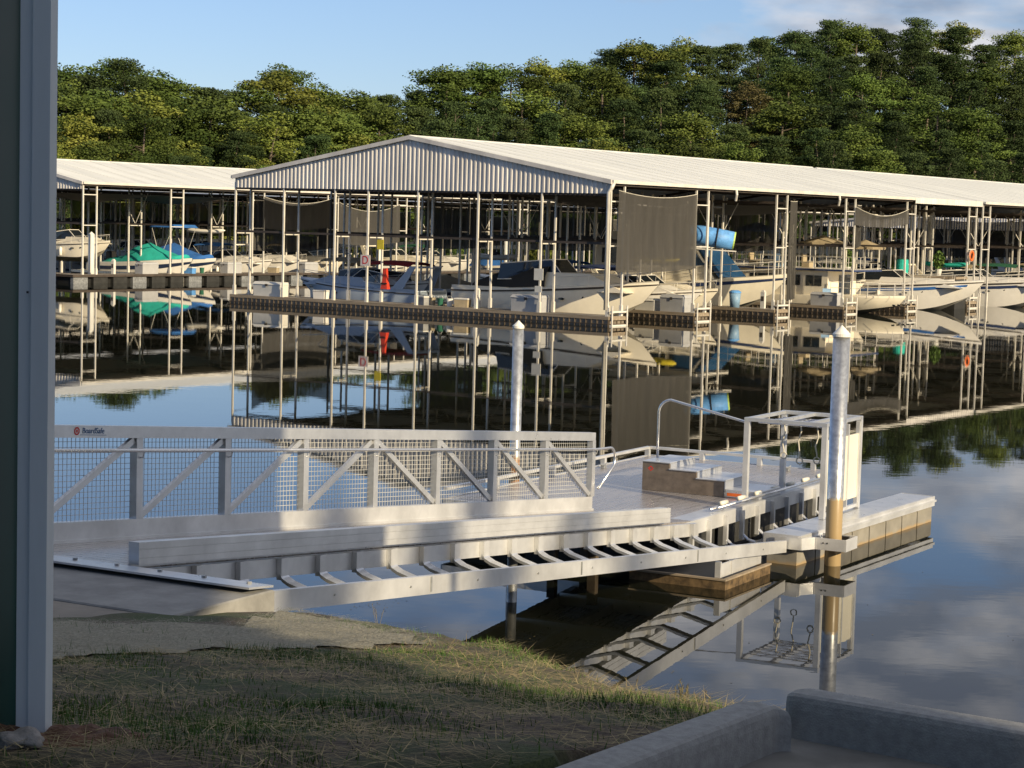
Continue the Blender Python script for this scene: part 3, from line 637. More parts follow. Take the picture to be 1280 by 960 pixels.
def pile(x, y, r, ztop, label, m=GALV, cone=True):
    t = gth_('galvanized_pile', label, 'pile', x, y, 0); mb = MB(); mb.tube([(0, 0, -2.5), (0, 0, ztop)], r, 24, caps=True); mb.build('shaft', m, t, smooth=True)
    if cone:
        mb = MB(); mb.tube([(0, 0, ztop-.03), (0, 0, ztop+.012)], r*1.10, 24); mb.tube([(0, 0, ztop+.012), (0, 0, ztop+r*1.15)], [r*1.08, .004], 24); mb.build('cap', CAPW, t)
    return t
pile(GXm, GYm, .118, 3.30, 'tall galvanized pile with white cone cap and rusty foot beside the finger float')
R2 = Matrix.Rotation(-RZG, 3, 'Z') @ Vector((.08-G0[0], 32.73-G0[1], 0))
pile(R2.x, R2.y, .088, 3.06, 'galvanized pile with white cone cap standing behind the gangway railing', GALVFAR)
pile(1.0, -4.13, .065, .95, 'short thin galvanized post under the gangway beam', GALVD, False)
for k, (x, y) in enumerate([(.25, -1.6), (.95, -1.75), (.3, -.7)]):
    mb = MB(); mb.box(-.06, .06, -.05, .05, -2, .42); o = mb.build('support_leg', WOODD); g = gworld(x, y); o.location = (g[0], g[1], 0); o.rotation_euler = (0, 0, RZG)
    tag(o, ['dark wet support leg nearest the shore under the gangway end', 'dark wet support leg next to the stained barge under the gangway end', 'dark wet support leg farthest out under the gangway end'][k], 'support leg')
# small timber framed barge under the lower end of the slide
bg_ = gth_('barge_float', 'low stained timber framed float under the lower end of the slide', 'float', 1.5, -1.75, 0)
mb = MB(); mb.box(.06, 1.34, .06, 1.54, -.4, .03, .03); mb.build('hull', BLK, bg_)
mb = MB(); mb.box(0, 1.40, 0, .06, -.08, .12); mb.box(0, 1.40, 1.54, 1.60, -.08, .12); mb.box(0, .06, .061, 1.539, -.08, .12); mb.box(1.34, 1.40, .061, 1.539, -.08, .12); mb.build('timber_rim', RUSTW, bg_)
mb = MB(); mb.box(.062, 1.338, .062, 1.538, .035, .10); mb.build('top', BLK, bg_)
mb = MB(); mb.box(-.01, 1.41, -.012, .05, .121, .145); mb.box(1.35, 1.412, .051, 1.61, .121, .145); mb.build('edge_trim', WOODL, bg_)
mb = MB(); mb.box(1.28, 1.30, .10, 1.5, .147, .33); mb.box(1.22, 1.30, .06, .10, .147, .36); mb.box(1.301, 1.315, .42, .45, .15, .33); mb.build('side_plate', ALUW, bg_)

# ================================================================== COVERED DOCKS  (local x to the right across the gable, local y into the distance)
TD = .6257
def world_d(fr, x, y):
    (ox, oy) = fr; c, s_ = math.cos(TD), math.sin(TD); return (ox+c*x+s_*y, oy-s_*x+c*y)
MAIN = (4.308, 92.513); LEFT = (-27.56, 127.84)
RZD = -TD
def dth(fr, name, label, cat, x=0, y=0, z=0, rz=0, group=None):
    wx, wy = world_d(fr, x, y); return thing(name, label, cat, (wx, wy, z), RZD+rz, group)
def corrugated(x0, x1, pitch, depth, zb, ztop, y=0):   # ribbed sheet in the xz plane
    mb = MB(); x = x0; P_ = []
    while x < x1-.001:
        for u, d in ((0, 0), (.42, 0), (.55, 1), (.87, 1)): P_.append((min(x+pitch*u, x1), d*depth))
        x += pitch
    P_.append((x1, 0)); n = len(P_)
    vs = [(a, y-d, zb) for a, d in P_]+[(a, y-d, ztop(a)) for a, d in P_]
    mb.add(vs, [(i, i+1, n+i+1, n+i) for i in range(n-1)]); return mb
def covered_dock(fr, name, label, W_, L_, zg, ze, zp, roofm, rows, xs_, gable=True, back=True, fascia=True, tie=3.7):
    t = dth(fr, name, label, 'covered dock')
    rise = zp-ze
    zr = lambda x, off=0: ze+off+rise*(1-abs(x+W_/2)/(W_/2))
    th_ = .07
    for sgn, nm in ((1, 'right'), (-1, 'left')):
        xa, xb = (-W_/2, .12) if sgn == 1 else (-W_-.12, -W_/2)
        za, zb = zr(xa), zr(xb)
        mb = MB(); mb.hexa([(xa, -.15, za-th_), (xb, -.15, zb-th_), (xb, L_, zb-th_), (xa, L_, za-th_), (xa, -.15, za), (xb, -.15, zb), (xb, L_, zb), (xa, L_, za)])
        # standing seams
        y = .3
        while y < L_:
            mb.hexa([(xa+.02, y, za+.001), (xb-.02, y, zb+.001), (xb-.02, y+.05, zb+.001), (xa+.02, y+.05, za+.001), (xa+.02, y, za+.016), (xb-.02, y, zb+.016), (xb-.02, y+.05, zb+.016), (xa+.02, y+.05, za+.016)]); y += 1.84
        mb.build('roof', roofm, t)
    mb = MB(); mb.hexa([(-W_/2-.2, -.17, zp-.06), (-W_/2+.2, -.17, zp-.06), (-W_/2+.2, L_, zp-.06), (-W_/2-.2, L_, zp-.06), (-W_/2-.03, -.17, zp+.05), (-W_/2+.03, -.17, zp+.05), (-W_/2+.03, L_, zp+.05), (-W_/2-.03, L_, zp+.05)]); mb.build('ridge_cap', roofm, t)
    if gable:
        corrugated(-W_, 0, .27, .04, zg, lambda x: zr(x, -.10), -.05).build('gable', GABLE, t)
        mb = MB()
        for a, b in ((-W_-.12, -W_/2), (-W_/2, .12)):
            mb.hexa([(a, -.21, zr(a)-.17), (b, -.21, zr(b)-.17), (b, -.152, zr(b)-.17), (a, -.152, zr(a)-.17), (a, -.21, zr(a)+.03), (b, -.21, zr(b)+.03), (b, -.152, zr(b)+.03), (a, -.152, zr(a)+.03)])
        mb.build('gable_trim', GABLE, t)
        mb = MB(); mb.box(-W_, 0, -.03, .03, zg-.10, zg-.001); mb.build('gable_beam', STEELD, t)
    if fascia:
        mb = MB(); mb.box(.125, .24, -.15, L_, ze-.16, ze-.01); mb.build('gutter', STEEL, t)
        mb = MB(); mb.box(-W_-.24, -W_-.125, -.15, L_, ze-.16, ze-.01); mb.build('gutter', STEEL, t)
    # purlins and rafters under the sheets
    mb = MB()
    for r in rows:
        for dy in (0, 1.15):
            y = r+dy+.0
            if y > L_: continue
            if not (gable and r == 0 and dy == 0): mb.box(-W_, 0, y-.04, y+.04, zg-.12, zg)
        mb.bar((-W_, r+.5, ze-.2), (-W_/2, r+.5, zp-.2), .08, .16); mb.bar((-W_/2, r+.5, zp-.2), (0, r+.5, ze-.2), .08, .16)
    for i in range(9):
        x = -W_+W_*i/8*.999+.05
        if abs(x+W_/2) > .3: mb.box(x-.04, x+.04, .05, L_-.05, zr(x)-.26, zr(x)-.12)
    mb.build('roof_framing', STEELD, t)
    for r in rows:
        for x in xs_:
            for dy in (0, 1.15):
                if r+dy > L_: continue
                mb = MB(); w = .044; mb.box(x-w, x+w, r+dy-w, r+dy+w, .42, zg+.28 if x < -.5 else ze-.05); mb.box(x-.07, x+.07, r+dy-.07, r+dy+.07, -.25, .95); mb.build('post', STEEL, t)
        if r+1.15 <= L_:
            for x in xs_:
                for z in (zg-.35, tie): mb = MB(); mb.box(x-.022, x+.022, r+.045, r+1.105, z-.028, z+.028); mb.build('tie', STEEL, t)
        for q, x in enumerate(xs_):
            if q % 2 and abs(x) < W_-.5 and r > 1:
                for e in (-1.5, 1.3): mb = MB(); mb.tube([(x, r+.6, tie+.1), (x+e, r+.6, zg+.05)], .022, 4); mb.build('knee_brace', STEEL, t)
        mb = MB(); mb.box(-W_, -.06, r+.02, r+.05, tie+.05, tie+.16)
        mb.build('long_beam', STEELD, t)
    if back is False: pass
    return t
XM = [0, -3.85, -7.6, -11.3, -14.5, -16.7, -20.2, -23.65]
ROWS = [0, 7.65, 15.85, 23.85, 31.8, 40.9]
main = covered_dock(MAIN, 'covered_dock', 'large covered dock with ribbed gable front and long pale metal roof mid marina', 23.65, 42.3, 6.10, 6.73, 8.76, ROOF, ROWS[:5]+[40.85], XM)
mb = MB(); pts = [(.18, -.05, 6.62), (.12, -.14, 6.35), (-.02, -.16, 6.15), (-.02, -.16, .75)]; mb.tube(pts, [.10, .10, .09, .08], 8); mb.build('downspout', STEEL, main, smooth=True)
for y in (11.2, 22.6):
    mb = MB(); mb.tube([(.2, y, 6.6), (.24, y, 6.35), (.12, y+.12, 6.05)], .07, 8); mb.build('downspout', STEEL, main)
cb = corrugated(32.4, 42.3, .33, .05, 6.38, lambda x: 6.72, 0); cb.v = [(.25+ (-y), x, z) for x, y, z in cb.v]; cb.build('side_fascia', GABLE, main)
LRO = [0, 7.7, 15.6, 23.5, 31.5, 39.5, 47.5, 56, 64, 72, 80, 88]
leftd = covered_dock(LEFT, 'covered_dock', 'covered dock with pale seamed roof partly hidden behind the white column on the left', 16.0, 120, 6.0, 6.47, 8.02, ROOF, LRO, [0, -4, -8, -12])
# second range beyond the main roof
FARR = world_d(MAIN, .0, 43.0)
farr = covered_dock(FARR, 'covered_dock', 'greyer covered dock continuing beyond the main roof at the right edge', 23.65, 66, 6.10, 6.72, 8.74, ROOF, [0, 8, 16, 24, 32, 40], [0, -3.85, -7.6, -11.3, -14.5, -16.7, -20.2, -23.65], gable=False)
LEFT2 = world_d(LEFT, -16.4, 0)
covered_dock(LEFT2, 'covered_dock', 'dim inner range of the left dock behind its first row of boats', 15, 110, 5.9, 6.15, 7.3, ROOF, [2, 7, 12, 17, 22, 27, 32, 37, 42, 47], [-.2, -3.8, -7.5, -11.5, -15], gable=False)
# two more ranges glimpsed between the posts, behind
BK1 = world_d(LEFT, -33, 20)
covered_dock(BK1, 'covered_dock', 'distant covered dock seen under the left dock roof behind its boats', 13, 110, 5.6, 6.0, 7.0, ROOFG, [6*i for i in range(14)], [0, -6.5, -13])
BK2 = world_d(MAIN, -2, 112)
covered_dock(BK2, 'covered_dock', 'distant covered dock glimpsed at the far end of the main dock interior', 46, 60, 5.0, 5.4, 7.6, ROOFG, [0, 9, 18], [-46+3.07*i for i in range(16)])
BK3 = world_d(MAIN, 22, 88)
covered_dock(BK3, 'covered_dock', 'low distant covered dock seen under the right roof against the dark trees', 16, 60, 5.0, 5.4, 6.6, ROOFG, [0, 6, 12, 18, 24], [0, -2.7, -5.3, -8, -10.7, -13.4, -16])

# ---- walkways (each pier a thing)
PIER_N = [0]
def pier(fr, x0, x1, y0, y1, label, zt=.44, fas=WOODL, rib=True, group='floating piers under the dock roofs'):
    t = dth(fr, 'pier', label, 'pier', x0, y0, 0, 0, group); w, l = x1-x0, y1-y0
    mb = MB(); along_x = w > l
    mb.box(0, w, 0, l, zt-.05, zt); mb.build('deck', DECKW, t)
    mb = MB(); mb.box(-.03, w+.03, -.04, -.002, zt-.14, zt+.015); mb.box(-.03, w+.03, l+.002, l+.04, zt-.14, zt+.015); mb.box(-.04, -.001, 0, l, zt-.14, zt+.015); mb.box(w+.001, w+.04, 0, l, zt-.14, zt+.015); mb.build('edge_board', fas, t)
    if zt < .52 or l < 20: mb = MB(); mb.box(0, w, .0, l, -.2, zt-.145); mb.build('float', TUBD if zt < .5 else FLOAT, t)
    else:
        mb = MB(); mb.box(.1, w-.3, .1, l-.1, -.2, zt-.15); mb.build('float', BLK, t)
        for i in range(int(l/1.7)): mb = MB(); mb.box(w-.29, w-.02, .05+i*1.7, 1.25+i*1.7, -.2, zt-.15, .03); mb.build('float_tub', FLOAT if i % 3 else GALVD, t)
    if rib:
        mb = MB(); n = int(w/.31)
        for i in range(n+1): x = w*i/max(n, 1); mb.box(x-.016, x+.016, -.05, -.0, -.02, zt-.15)
        n = int(l/.31)
        for i in range(n+1): y = l*i/max(n, 1); mb.box(w, w+.045, y-.016, y+.016, -.02, zt-.15)
        mb.box(-.02, w+.02, -.056, -.02, .09, .115); mb.box(w+.02, w+.056, 0, l, .09, .115)
        mb.build('rub_strip', WOODD if zt < .5 else STEELD, t)
    return t
names = ['front pier along the gable end of the main covered dock', 'second pier of the main dock, just behind the big cream cruiser', 'third pier of the main dock, carrying the blue trash bin', 'fourth pier of the main dock, beside the flat topped houseboat', 'fifth pier of the main dock, at the corrugated fascia', 'last pier of the main dock beside the grey yachts']
for r, nm in zip(ROWS[:5]+[40.85], names):
    full = r == 0
    if full: pier(MAIN, -23.8, .15, -.12, 1.27, nm)
    else:
        pier(MAIN, -11.0, .15, r-.12, r+1.27, nm)
        pier(MAIN, -23.8, -12.9, r-.12, r+1.27, nm.split(' of ')[0]+' left of the central walkway of the main dock')
    # yellowed end frames
    t = dth(MAIN, 'end_bumper', {0: 'yellowed end bumper at the front right corner of the main dock'}.get(r, 'yellowed end bumper at the water end of the '+nm.split(' of ')[0]), 'dock bumper', .17, r-.1, 0, 0, 'end bumpers of the main dock piers')
    for z in (-.02, .62):
        mb = MB(); mb.box(.03, .12, .0, 1.33, z, z+.09); mb.build('rail', BOXW, t)
    mb = MB(); mb.box(.02, .10, 0.02, 1.31, .28, .42); mb.build('face_board', WOODL, t)
    for y in (.0, 1.27):
        mb = MB(); mb.box(.121, .17, y, y+.07, -.15, .95); mb.build('stanchion', STEEL, t)
pier(MAIN, -12.85, -11.05, 1.3, 42, 'central walkway running back through the middle of the main dock', group=None) if False else pier(MAIN, -12.85, -11.05, 1.3, 42, 'central walkway running back through the middle of the main dock')
pier(FARR, -12.85, -11.05, 0, 64, 'central walkway of the greyer dock beyond the main roof')
for r, w_ in ((8, 'first'), (16, 'second'), (24, 'third')): pier(FARR, -11, .15, r-.1, r+1.2, w_+' pier of the greyer dock beyond the main roof')
pier(LEFT, -1.4, .25, -1.0, 118, 'long walkway on black floats along the water side of the left dock', .55, STEELD, False)
pier(LEFT, -9.5, -1.45, -.6, 1.0, 'cross pier at the near end of the left dock', .55, STEELD, False)
for r, w_ in zip(LRO[1:7], ['first', 'second', 'third', 'fourth', 'fifth', 'sixth']): pier(LEFT, -9.5, -1.45, r-.1, r+1.1, w_+' finger pier behind the left dock walkway', .5, GALVD, False)
for r, w_ in zip([0, 16, 32], ['near', 'middle', 'far']): pier(BK1, -13, .2, r, r+1.2, w_+' pier of the distant dock behind the left dock', .5, GALVD, False)
pier(BK2, -46, .2, 0, 1.3, 'front pier of the distant dock beyond the main interior', .5, GALVD, False)
pier(BK3, -16, .2, 0, 1.3, 'front pier of the low distant dock at the right', .5, GALVD, False)

# ================================================================== BOATS (local +x = bow)
def hull(mb, L, B, fb0, fb1, draft=.35, rake=.14, n=14, flare=.55, full=2.6):
    rings = []
    for i in range(n+1):
        t = i/n; b = B/2*(1-max(0, (t-.35)/.65)**full)*(.93+.07*min(1, t*4)) if i < n else .02
        zs = fb0+(fb1-fb0)*t**1.6; cut = max(0, (t-.62)/.38)
        xs_ = L*t; zk = -draft+(draft+zs*.55)*cut**2.0; xk = xs_-L*rake*cut; zc = -.02+zs*.50*cut**1.6; xc = xs_-L*rake*.55*cut
        bc = b*(1-(1-flare)*cut)*.93
        rings.append([(xs_, -b, zs), (xs_-.0, -b*1.01, zs-.10), (xc, -bc, zc), (xk, 0, zk), (xc, bc, zc), (xs_, b*1.01, zs-.10), (xs_, b, zs)])
    for a_, b_ in ((0, 3), (2, 5), (4, 7)): mb.loft([r[a_:b_] for r in rings], caps=False)
    r0 = rings[0]; mb.add(r0, [(0, 1, 2, 3, 4, 5, 6)])
    return rings
def deckfrom(mb, rings, x0, x1, inset=.0, camber=.06, dz_=0):
    pts = []
    for r in rings:
        if x0-1e-6 <= r[0][0] <= x1+1e-6: pts.append([(r[0][0], r[0][1]*(1-inset), r[0][2]+dz_), (r[0][0], r[0][1]*.5, r[0][2]+camber*.8+dz_), (r[0][0], 0, r[0][2]+camber+dz_), (r[0][0], r[6][1]*.5, r[0][2]+camber*.8+dz_), (r[0][0], r[6][1]*(1-inset), r[0][2]+dz_)])
    mb.loft(pts, caps=False)
def sheer_stripe(mb, rings, f0, f1, off=.012, x0=0, x1=99):
    for sd in (0, 1):
        top = []; bot = []
        for r in rings:
            if not x0 <= r[0][0] <= x1: continue
            a, b = (r[1], r[2]) if sd == 0 else (r[5], r[4]); a, b = Vector(a), Vector(b); o_ = Vector((0, -off if sd == 0 else off, 0))
            top.append(a.lerp(b, f0)+o_); bot.append(a.lerp(b, f1)+o_)
        n = len(top); vs = top+bot; mb.add(vs, [(i, i+1, n+i+1, n+i) for i in range(n-1)])
def oval(mb, c, a, b, nrm_y, n=14):
    y = c[1]; vs = [(c[0]+a*math.cos(2*PI*k/n), y, c[2]+b*math.sin(2*PI*k/n)) for k in range(n)]; vs += [(v[0], y+nrm_y*.015, v[2]) for v in vs]
    mb.add(vs, [tuple(range(n, 2*n))]+[(k, (k+1) % n, n+(k+1) % n, n+k) for k in range(n)])
def cruiser(fr, x, y, L, B, rz, label, hm, arch=None, top=None, cabinh=.5, stripe=None, fb=(1.0, 1.45), group=None, hw=.62, softtop=False):
    t = dth(fr, 'cabin_cruiser', label, 'motor boat', x, y, 0, rz, group)
    mb = MB(); rg = hull(mb, L, B, fb[0], fb[1]); mb.build('hull', hm, t, smooth=True)
    mb = MB(); deckfrom(mb, rg, L*.28, L, .0); mb.build('foredeck', hm, t, smooth=True)
    z0 = fb[0]
    mb = MB(); mb.box(.1, L*.30, -B*.40, B*.40, z0-.45, z0-.40); mb.box(.02, L*.30, -B*.46, -B*.38, z0-.4, z0+.12); mb.box(.02, L*.30, B*.38, B*.46, z0-.4, z0+.12); mb.box(.0, .12, -B*.44, B*.44, z0-.5, z0+.05); mb.build('cockpit', hm, t)
    cz = z0+.10
    mb = MB(); mb.taper((L*.28, L*.90, -B*.34, B*.34), (L*.31, L*.70, -B*.27, B*.27), cz, cz+cabinh); mb.build('cabin_trunk', hm, t)
    wz = cz+cabinh*.62
    # swept windscreen: front and two sides, dark glass in a pale frame
    mb = MB(); xa, xb = L*.24, L*.56
    mb.add([(xb, -B*.22, wz+.04), (xb, B*.22, wz+.04), (xb-.85, B*.19, wz+hw), (xb-.85, -B*.19, wz+hw)], [(0, 1, 2, 3)])
    for s_ in (-1, 1): mb.add([(xb, s_*B*.22, wz+.04), (xa, s_*B*.40, wz-.12), (xa+.1, s_*B*.36, wz+hw*.72), (xb-.85, s_*B*.19, wz+hw)], [(0, 1, 2, 3) if s_ > 0 else (3, 2, 1, 0)])
    mb.build('windscreen', GLASS, t)
    mb = MB()
    for s_ in (-1, 1):
        mb.tube([(xa, s_*B*.40, wz-.10), (xb, s_*B*.22, wz+.04)], .022, 5); mb.tube([(xa+.1, s_*B*.36, wz+hw*.72), (xb-.85, s_*B*.19, wz+hw)], .025, 5); mb.tube([(xb, s_*B*.22, wz+.04), (xb-.85, s_*B*.19, wz+hw)], .022, 5)
    mb.tube([(xb-.85, -B*.19, wz+hw), (xb-.85, B*.19, wz+hw)], .025, 5); mb.build('windscreen_frame', WHITE, t)
    if softtop:   # dark rounded canvas behind the windscreen
        mb = MB(); rr = []
        for i in range(7):
            u = i/6; X = L*.10+(xb-.85-L*.10)*u; ht = (wz+hw-z0)*math.sin(PI/2*(.25+.75*u)); rr.append([(X, B*.42*math.cos(a)*(1-.12*u), z0-.1+ht*math.sin(a)**.6 if 0 < k < 8 else z0-.1) for k, a in enumerate([PI*k/8 for k in range(9)])])
        mb.loft(rr, caps=False); mb.build('soft_top', CANV['black'], t, smooth=True)
    if arch:
        mb = MB()
        for s_ in (-1, 1): mb.hexa([(L*.10, s_*B*.44-.03, z0), (L*.19, s_*B*.44-.03, z0), (L*.19, s_*B*.44+.03, z0), (L*.10, s_*B*.44+.03, z0), (L*.02, s_*B*.38-.03, z0+1.25), (L*.06, s_*B*.38-.03, z0+1.25), (L*.06, s_*B*.38+.03, z0+1.25), (L*.02, s_*B*.38+.03, z0+1.25)])
        mb.box(L*.02, L*.065, -B*.38, B*.38, z0+1.20, z0+1.30); mb.build('radar_arch', hm, t)
    if top:
        mb = MB(); rr = []
        x0_, x1_ = (L*.06, L*.42)
        for i in range(6):
            u = i/5; rr.append([(x0_+(x1_-x0_)*u, B*.38*math.cos(a), z0+1.15+cabinh*.2+.22*math.sin(a)+.08*math.sin(PI*u)) for a in [PI*k/6 for k in range(7)]])
        mb.loft(rr, caps=False); mb.build('canvas_top', top, t, smooth=True)
        for s_ in (-1, 1):
            mb = MB()
            for xx in (x0_, x1_): mb.tube([(L*.24, s_*B*.41, z0+.1), (xx, s_*B*.38, z0+1.15+cabinh*.2)], .015, 4)
            mb.build('canopy_frame', STEEL, t)
    for s_ in (-1, 1):
        mb = MB(); pts = []
        for r in rg:
            if L*.5 < r[0][0] < L*.985: pts.append((r[0][0], s_*abs(r[0][1])*.92, r[0][2]+.42))
        pts.append((L*.985, 0, rg[-1][0][2]+.45)); mb.tube(pts, .014, 5)
        for p in pts[::2]: mb.tube([(p[0]-.05, p[1], p[2]-.44), p], .011, 4)
        mb.build('bow_rail', STEEL, t)
        for k, fx in enumerate((.60, .68)):
            mb = MB(); i = min(range(len(rg)), key=lambda j: abs(rg[j][0][0]-L*fx)); r = rg[i]; a = Vector(r[1]).lerp(Vector(r[2]), .30); oval(mb, (L*fx, s_*(abs(a.y)+.035), a.z), .19, .055, s_); mb.build('portlight', GLASS, t)
    if stripe: mb = MB(); sheer_stripe(mb, rg, .10, .22, x0=L*.0, x1=L*.97); mb.build('stripe', stripe, t)
    mb = MB(); sheer_stripe(mb, rg, -.02, .04, .03); mb.build('rub_rail', STEELD, t)
    for k, xx in enumerate((.15, .45)):
        mb = MB(); mb.tube([(L*xx, -B*.5-.12, fb[0]-.15), (L*xx, -B*.5-.12, fb[0]-.25), (L*xx, -B*.5-.12, fb[0]-.70), (L*xx, -B*.5-.12, fb[0]-.78)], [.03, .11, .11, .03], 8); mb.build('fender', WHITE, t, smooth=True)
    return t
def trawler(fr, x, y, L, B, rz, label, trim=CANV['navy'], fly=True):
    t = dth(fr, 'trawler', label, 'motor yacht', x, y, 0, rz)
    mb = MB(); rg = hull(mb, L, B, 1.0, 1.7, full=3); mb.build('hull', CREAM, t, smooth=True)
    mb = MB(); deckfrom(mb, rg, 0, L); mb.build('deck', CREAM, t)
    mb = MB(); mb.taper((L*.12, L*.74, -B*.42, B*.42), (L*.14, L*.62, -B*.38, B*.38), 1.05, 2.75); mb.build('cabin', CREAM, t)
    mb = MB(); mb.box(L*.04, L*.66, -B*.45, B*.45, 2.751, 2.83); mb.build('cabin_roof', WHITE, t)
    for s_ in (-1, 1):
        for a, b in ((.17, .27), (.29, .38), (.40, .50)):
            mb = MB(); y0 = s_*B*.398; mb.hexa([(L*a, y0-.03, 1.95), (L*b, y0-.03, 1.95), (L*b, y0+.03, 1.95), (L*a, y0+.03, 1.95), (L*a, y0-.04-.02*s_, 2.6), (L*(b-.005), y0-.04-.02*s_, 2.6), (L*(b-.005), y0+.04-.02*s_, 2.6), (L*a, y0+.04-.02*s_, 2.6)]); mb.build('window', GLASS, t)
        mb = MB(); y0 = s_*B*.385; mb.hexa([(L*.52, y0-.06, 1.95), (L*.68, y0-.06, 1.95), (L*.68, y0+.06, 1.95), (L*.52, y0+.06, 1.95), (L*.52, y0-.06, 2.6), (L*.62, y0-.06, 2.6), (L*.62, y0+.06, 2.6), (L*.52, y0+.06, 2.6)]); mb.build('window', GLASSB, t)
    mb = MB(); mb.hexa([(L*.735, -B*.36, 1.5), (L*.745, -B*.36, 1.5), (L*.745, B*.36, 1.5), (L*.735, B*.36, 1.5), (L*.63, -B*.33, 2.65), (L*.64, -B*.33, 2.65), (L*.64, B*.33, 2.65), (L*.63, B*.33, 2.65)]); mb.build('windscreen', GLASSB, t)
    if fly:
        mb = MB(); mb.taper((L*.22, L*.58, -B*.36, B*.36), (L*.20, L*.54, -B*.38, B*.38), 2.84, 3.35); mb.build('flybridge', CREAM, t)
        for xx in (.32, .42):
            mb = MB(); mb.box(L*xx, L*xx+.5, -.3, .3, 3.3, 3.75, .05); mb.box(L*xx, L*xx+.12, -.3, .3, 3.75, 4.1, .04); mb.build('helm_seat', WHITE, t)
        mb = MB(); mb.tube([(L*.56, -B*.33, 3.35), (L*.53, -B*.3, 3.7), (L*.53, B*.3, 3.7), (L*.56, B*.33, 3.35)], .02, 5); mb.build('fly_screen_rail', STEEL, t)
    for s_ in (-1, 1):
        mb = MB(); pts = [(r[0][0], s_*abs(r[0][1])*.95, r[0][2]+.6) for r in rg if r[0][0] > 0]; mb.tube(pts, .015, 5); pts2 = [(p[0], p[1], p[2]-.3) for p in pts]; mb.tube(pts2, .012, 4)
        for p in pts[::2]: mb.tube([(p[0], p[1], p[2]-.62), p], .012, 4)
        mb.build('side_rail', STEEL, t)
    mb = MB(); sheer_stripe(mb, rg, .02, .14); mb.build('stripe', trim, t)
    return t
def houseboat(fr, x, y, L, B, rz, label):
    t = dth(fr, 'houseboat', label, 'houseboat', x, y, 0, rz)
    mb = MB(); rg = hull(mb, L, B, .95, 1.15, full=11, rake=.06); mb.build('hull', CREAM, t, smooth=True)
    mb = MB(); deckfrom(mb, rg, 0, L, camber=.01); mb.build('deck', CREAM, t)
    mb = MB(); mb.box(L*.10, L*.68, -B*.44, B*.44, .97, 2.55, .04); mb.build('cabin', CREAM, t)
    mb = MB(); mb.box(L*.06, L*.80, -B*.48, B*.48, 2.551, 2.68); mb.build('roof_deck', WHITE, t)
    mb = MB(); mb.box(L*.06, L*.80, -B*.485, -B*.481, 2.56, 2.67); mb.box(L*.06, L*.80, B*.481, B*.485, 2.56, 2.67); mb.box(L*.801, L*.803, -B*.48, B*.48, 2.56, 2.67); mb.build('blue_trim', CANV['navy'], t)
    for s_ in (-1, 1):
        for a, b in ((.14, .24), (.28, .40), (.44, .54), (.57, .65)):
            mb = MB(); yy = s_*B*.44; mb.box(L*a, L*b, min(yy, yy+s_*.02), max(yy, yy+s_*.02), 1.6, 2.25, .004); mb.build('window', GLASS, t)
    mb = MB(); mb.box(L*.68, L*.682+.01, -B*.1, B*.25, 1.05, 2.3); mb.build('door', GLASS, t)
    mb = MB()
    for z in (1.55, 1.9):
        mb.tube([(L*.70, -B*.46, z), (L*.93, -B*.42, z), (L*.98, -B*.25, z), (L*.98, B*.25, z), (L*.93, B*.42, z), (L*.70, B*.46, z)], .017, 5)
    for p in ((.70, .46), (.80, .455), (.88, .44), (.93, .42), (.98, .25), (.98, 0)):
        for s_ in (-1, 1): mb.tube([(L*p[0], s_*B*p[1], 1.0), (L*p[0], s_*B*p[1], 1.9)], .017, 5)
    mb.build('deck_rail', STEEL, t)
    mb = MB()
    for i in range(9):
        for s_ in (-1, 1): mb.tube([(L*(.08+.088*i), s_*B*.46, 2.68), (L*(.08+.088*i), s_*B*.46, 3.4)], .014, 4)
    for s_ in (-1, 1):
        for z in (3.05, 3.4): mb.tube([(L*.08, s_*B*.46, z), (L*.785, s_*B*.46, z)], .014, 4)
    mb.build('roof_rail', STEEL, t)
    for i in range(5):
        y = -B*.32+B*.16*i; mb = MB(); mb.tube([(L*.985, y, .62), (L*.985+.16, y, .60)], .05, 8); mb.build('bow_port', GLASS, t)
    for k in range(3):
        mb = MB(); xx = L*(.2+.14*k); mb.taper((xx, xx+.5, -.25, .25), (xx+.02, xx+.5, -.25, .25), 2.69, 3.05); mb.box(xx-.02, xx+.08, -.25, .25, 3.05, 3.5); mb.build('deck_chair', [CANV['tan'], BLUEPALE, CANV['tan']][k], t)
    return t
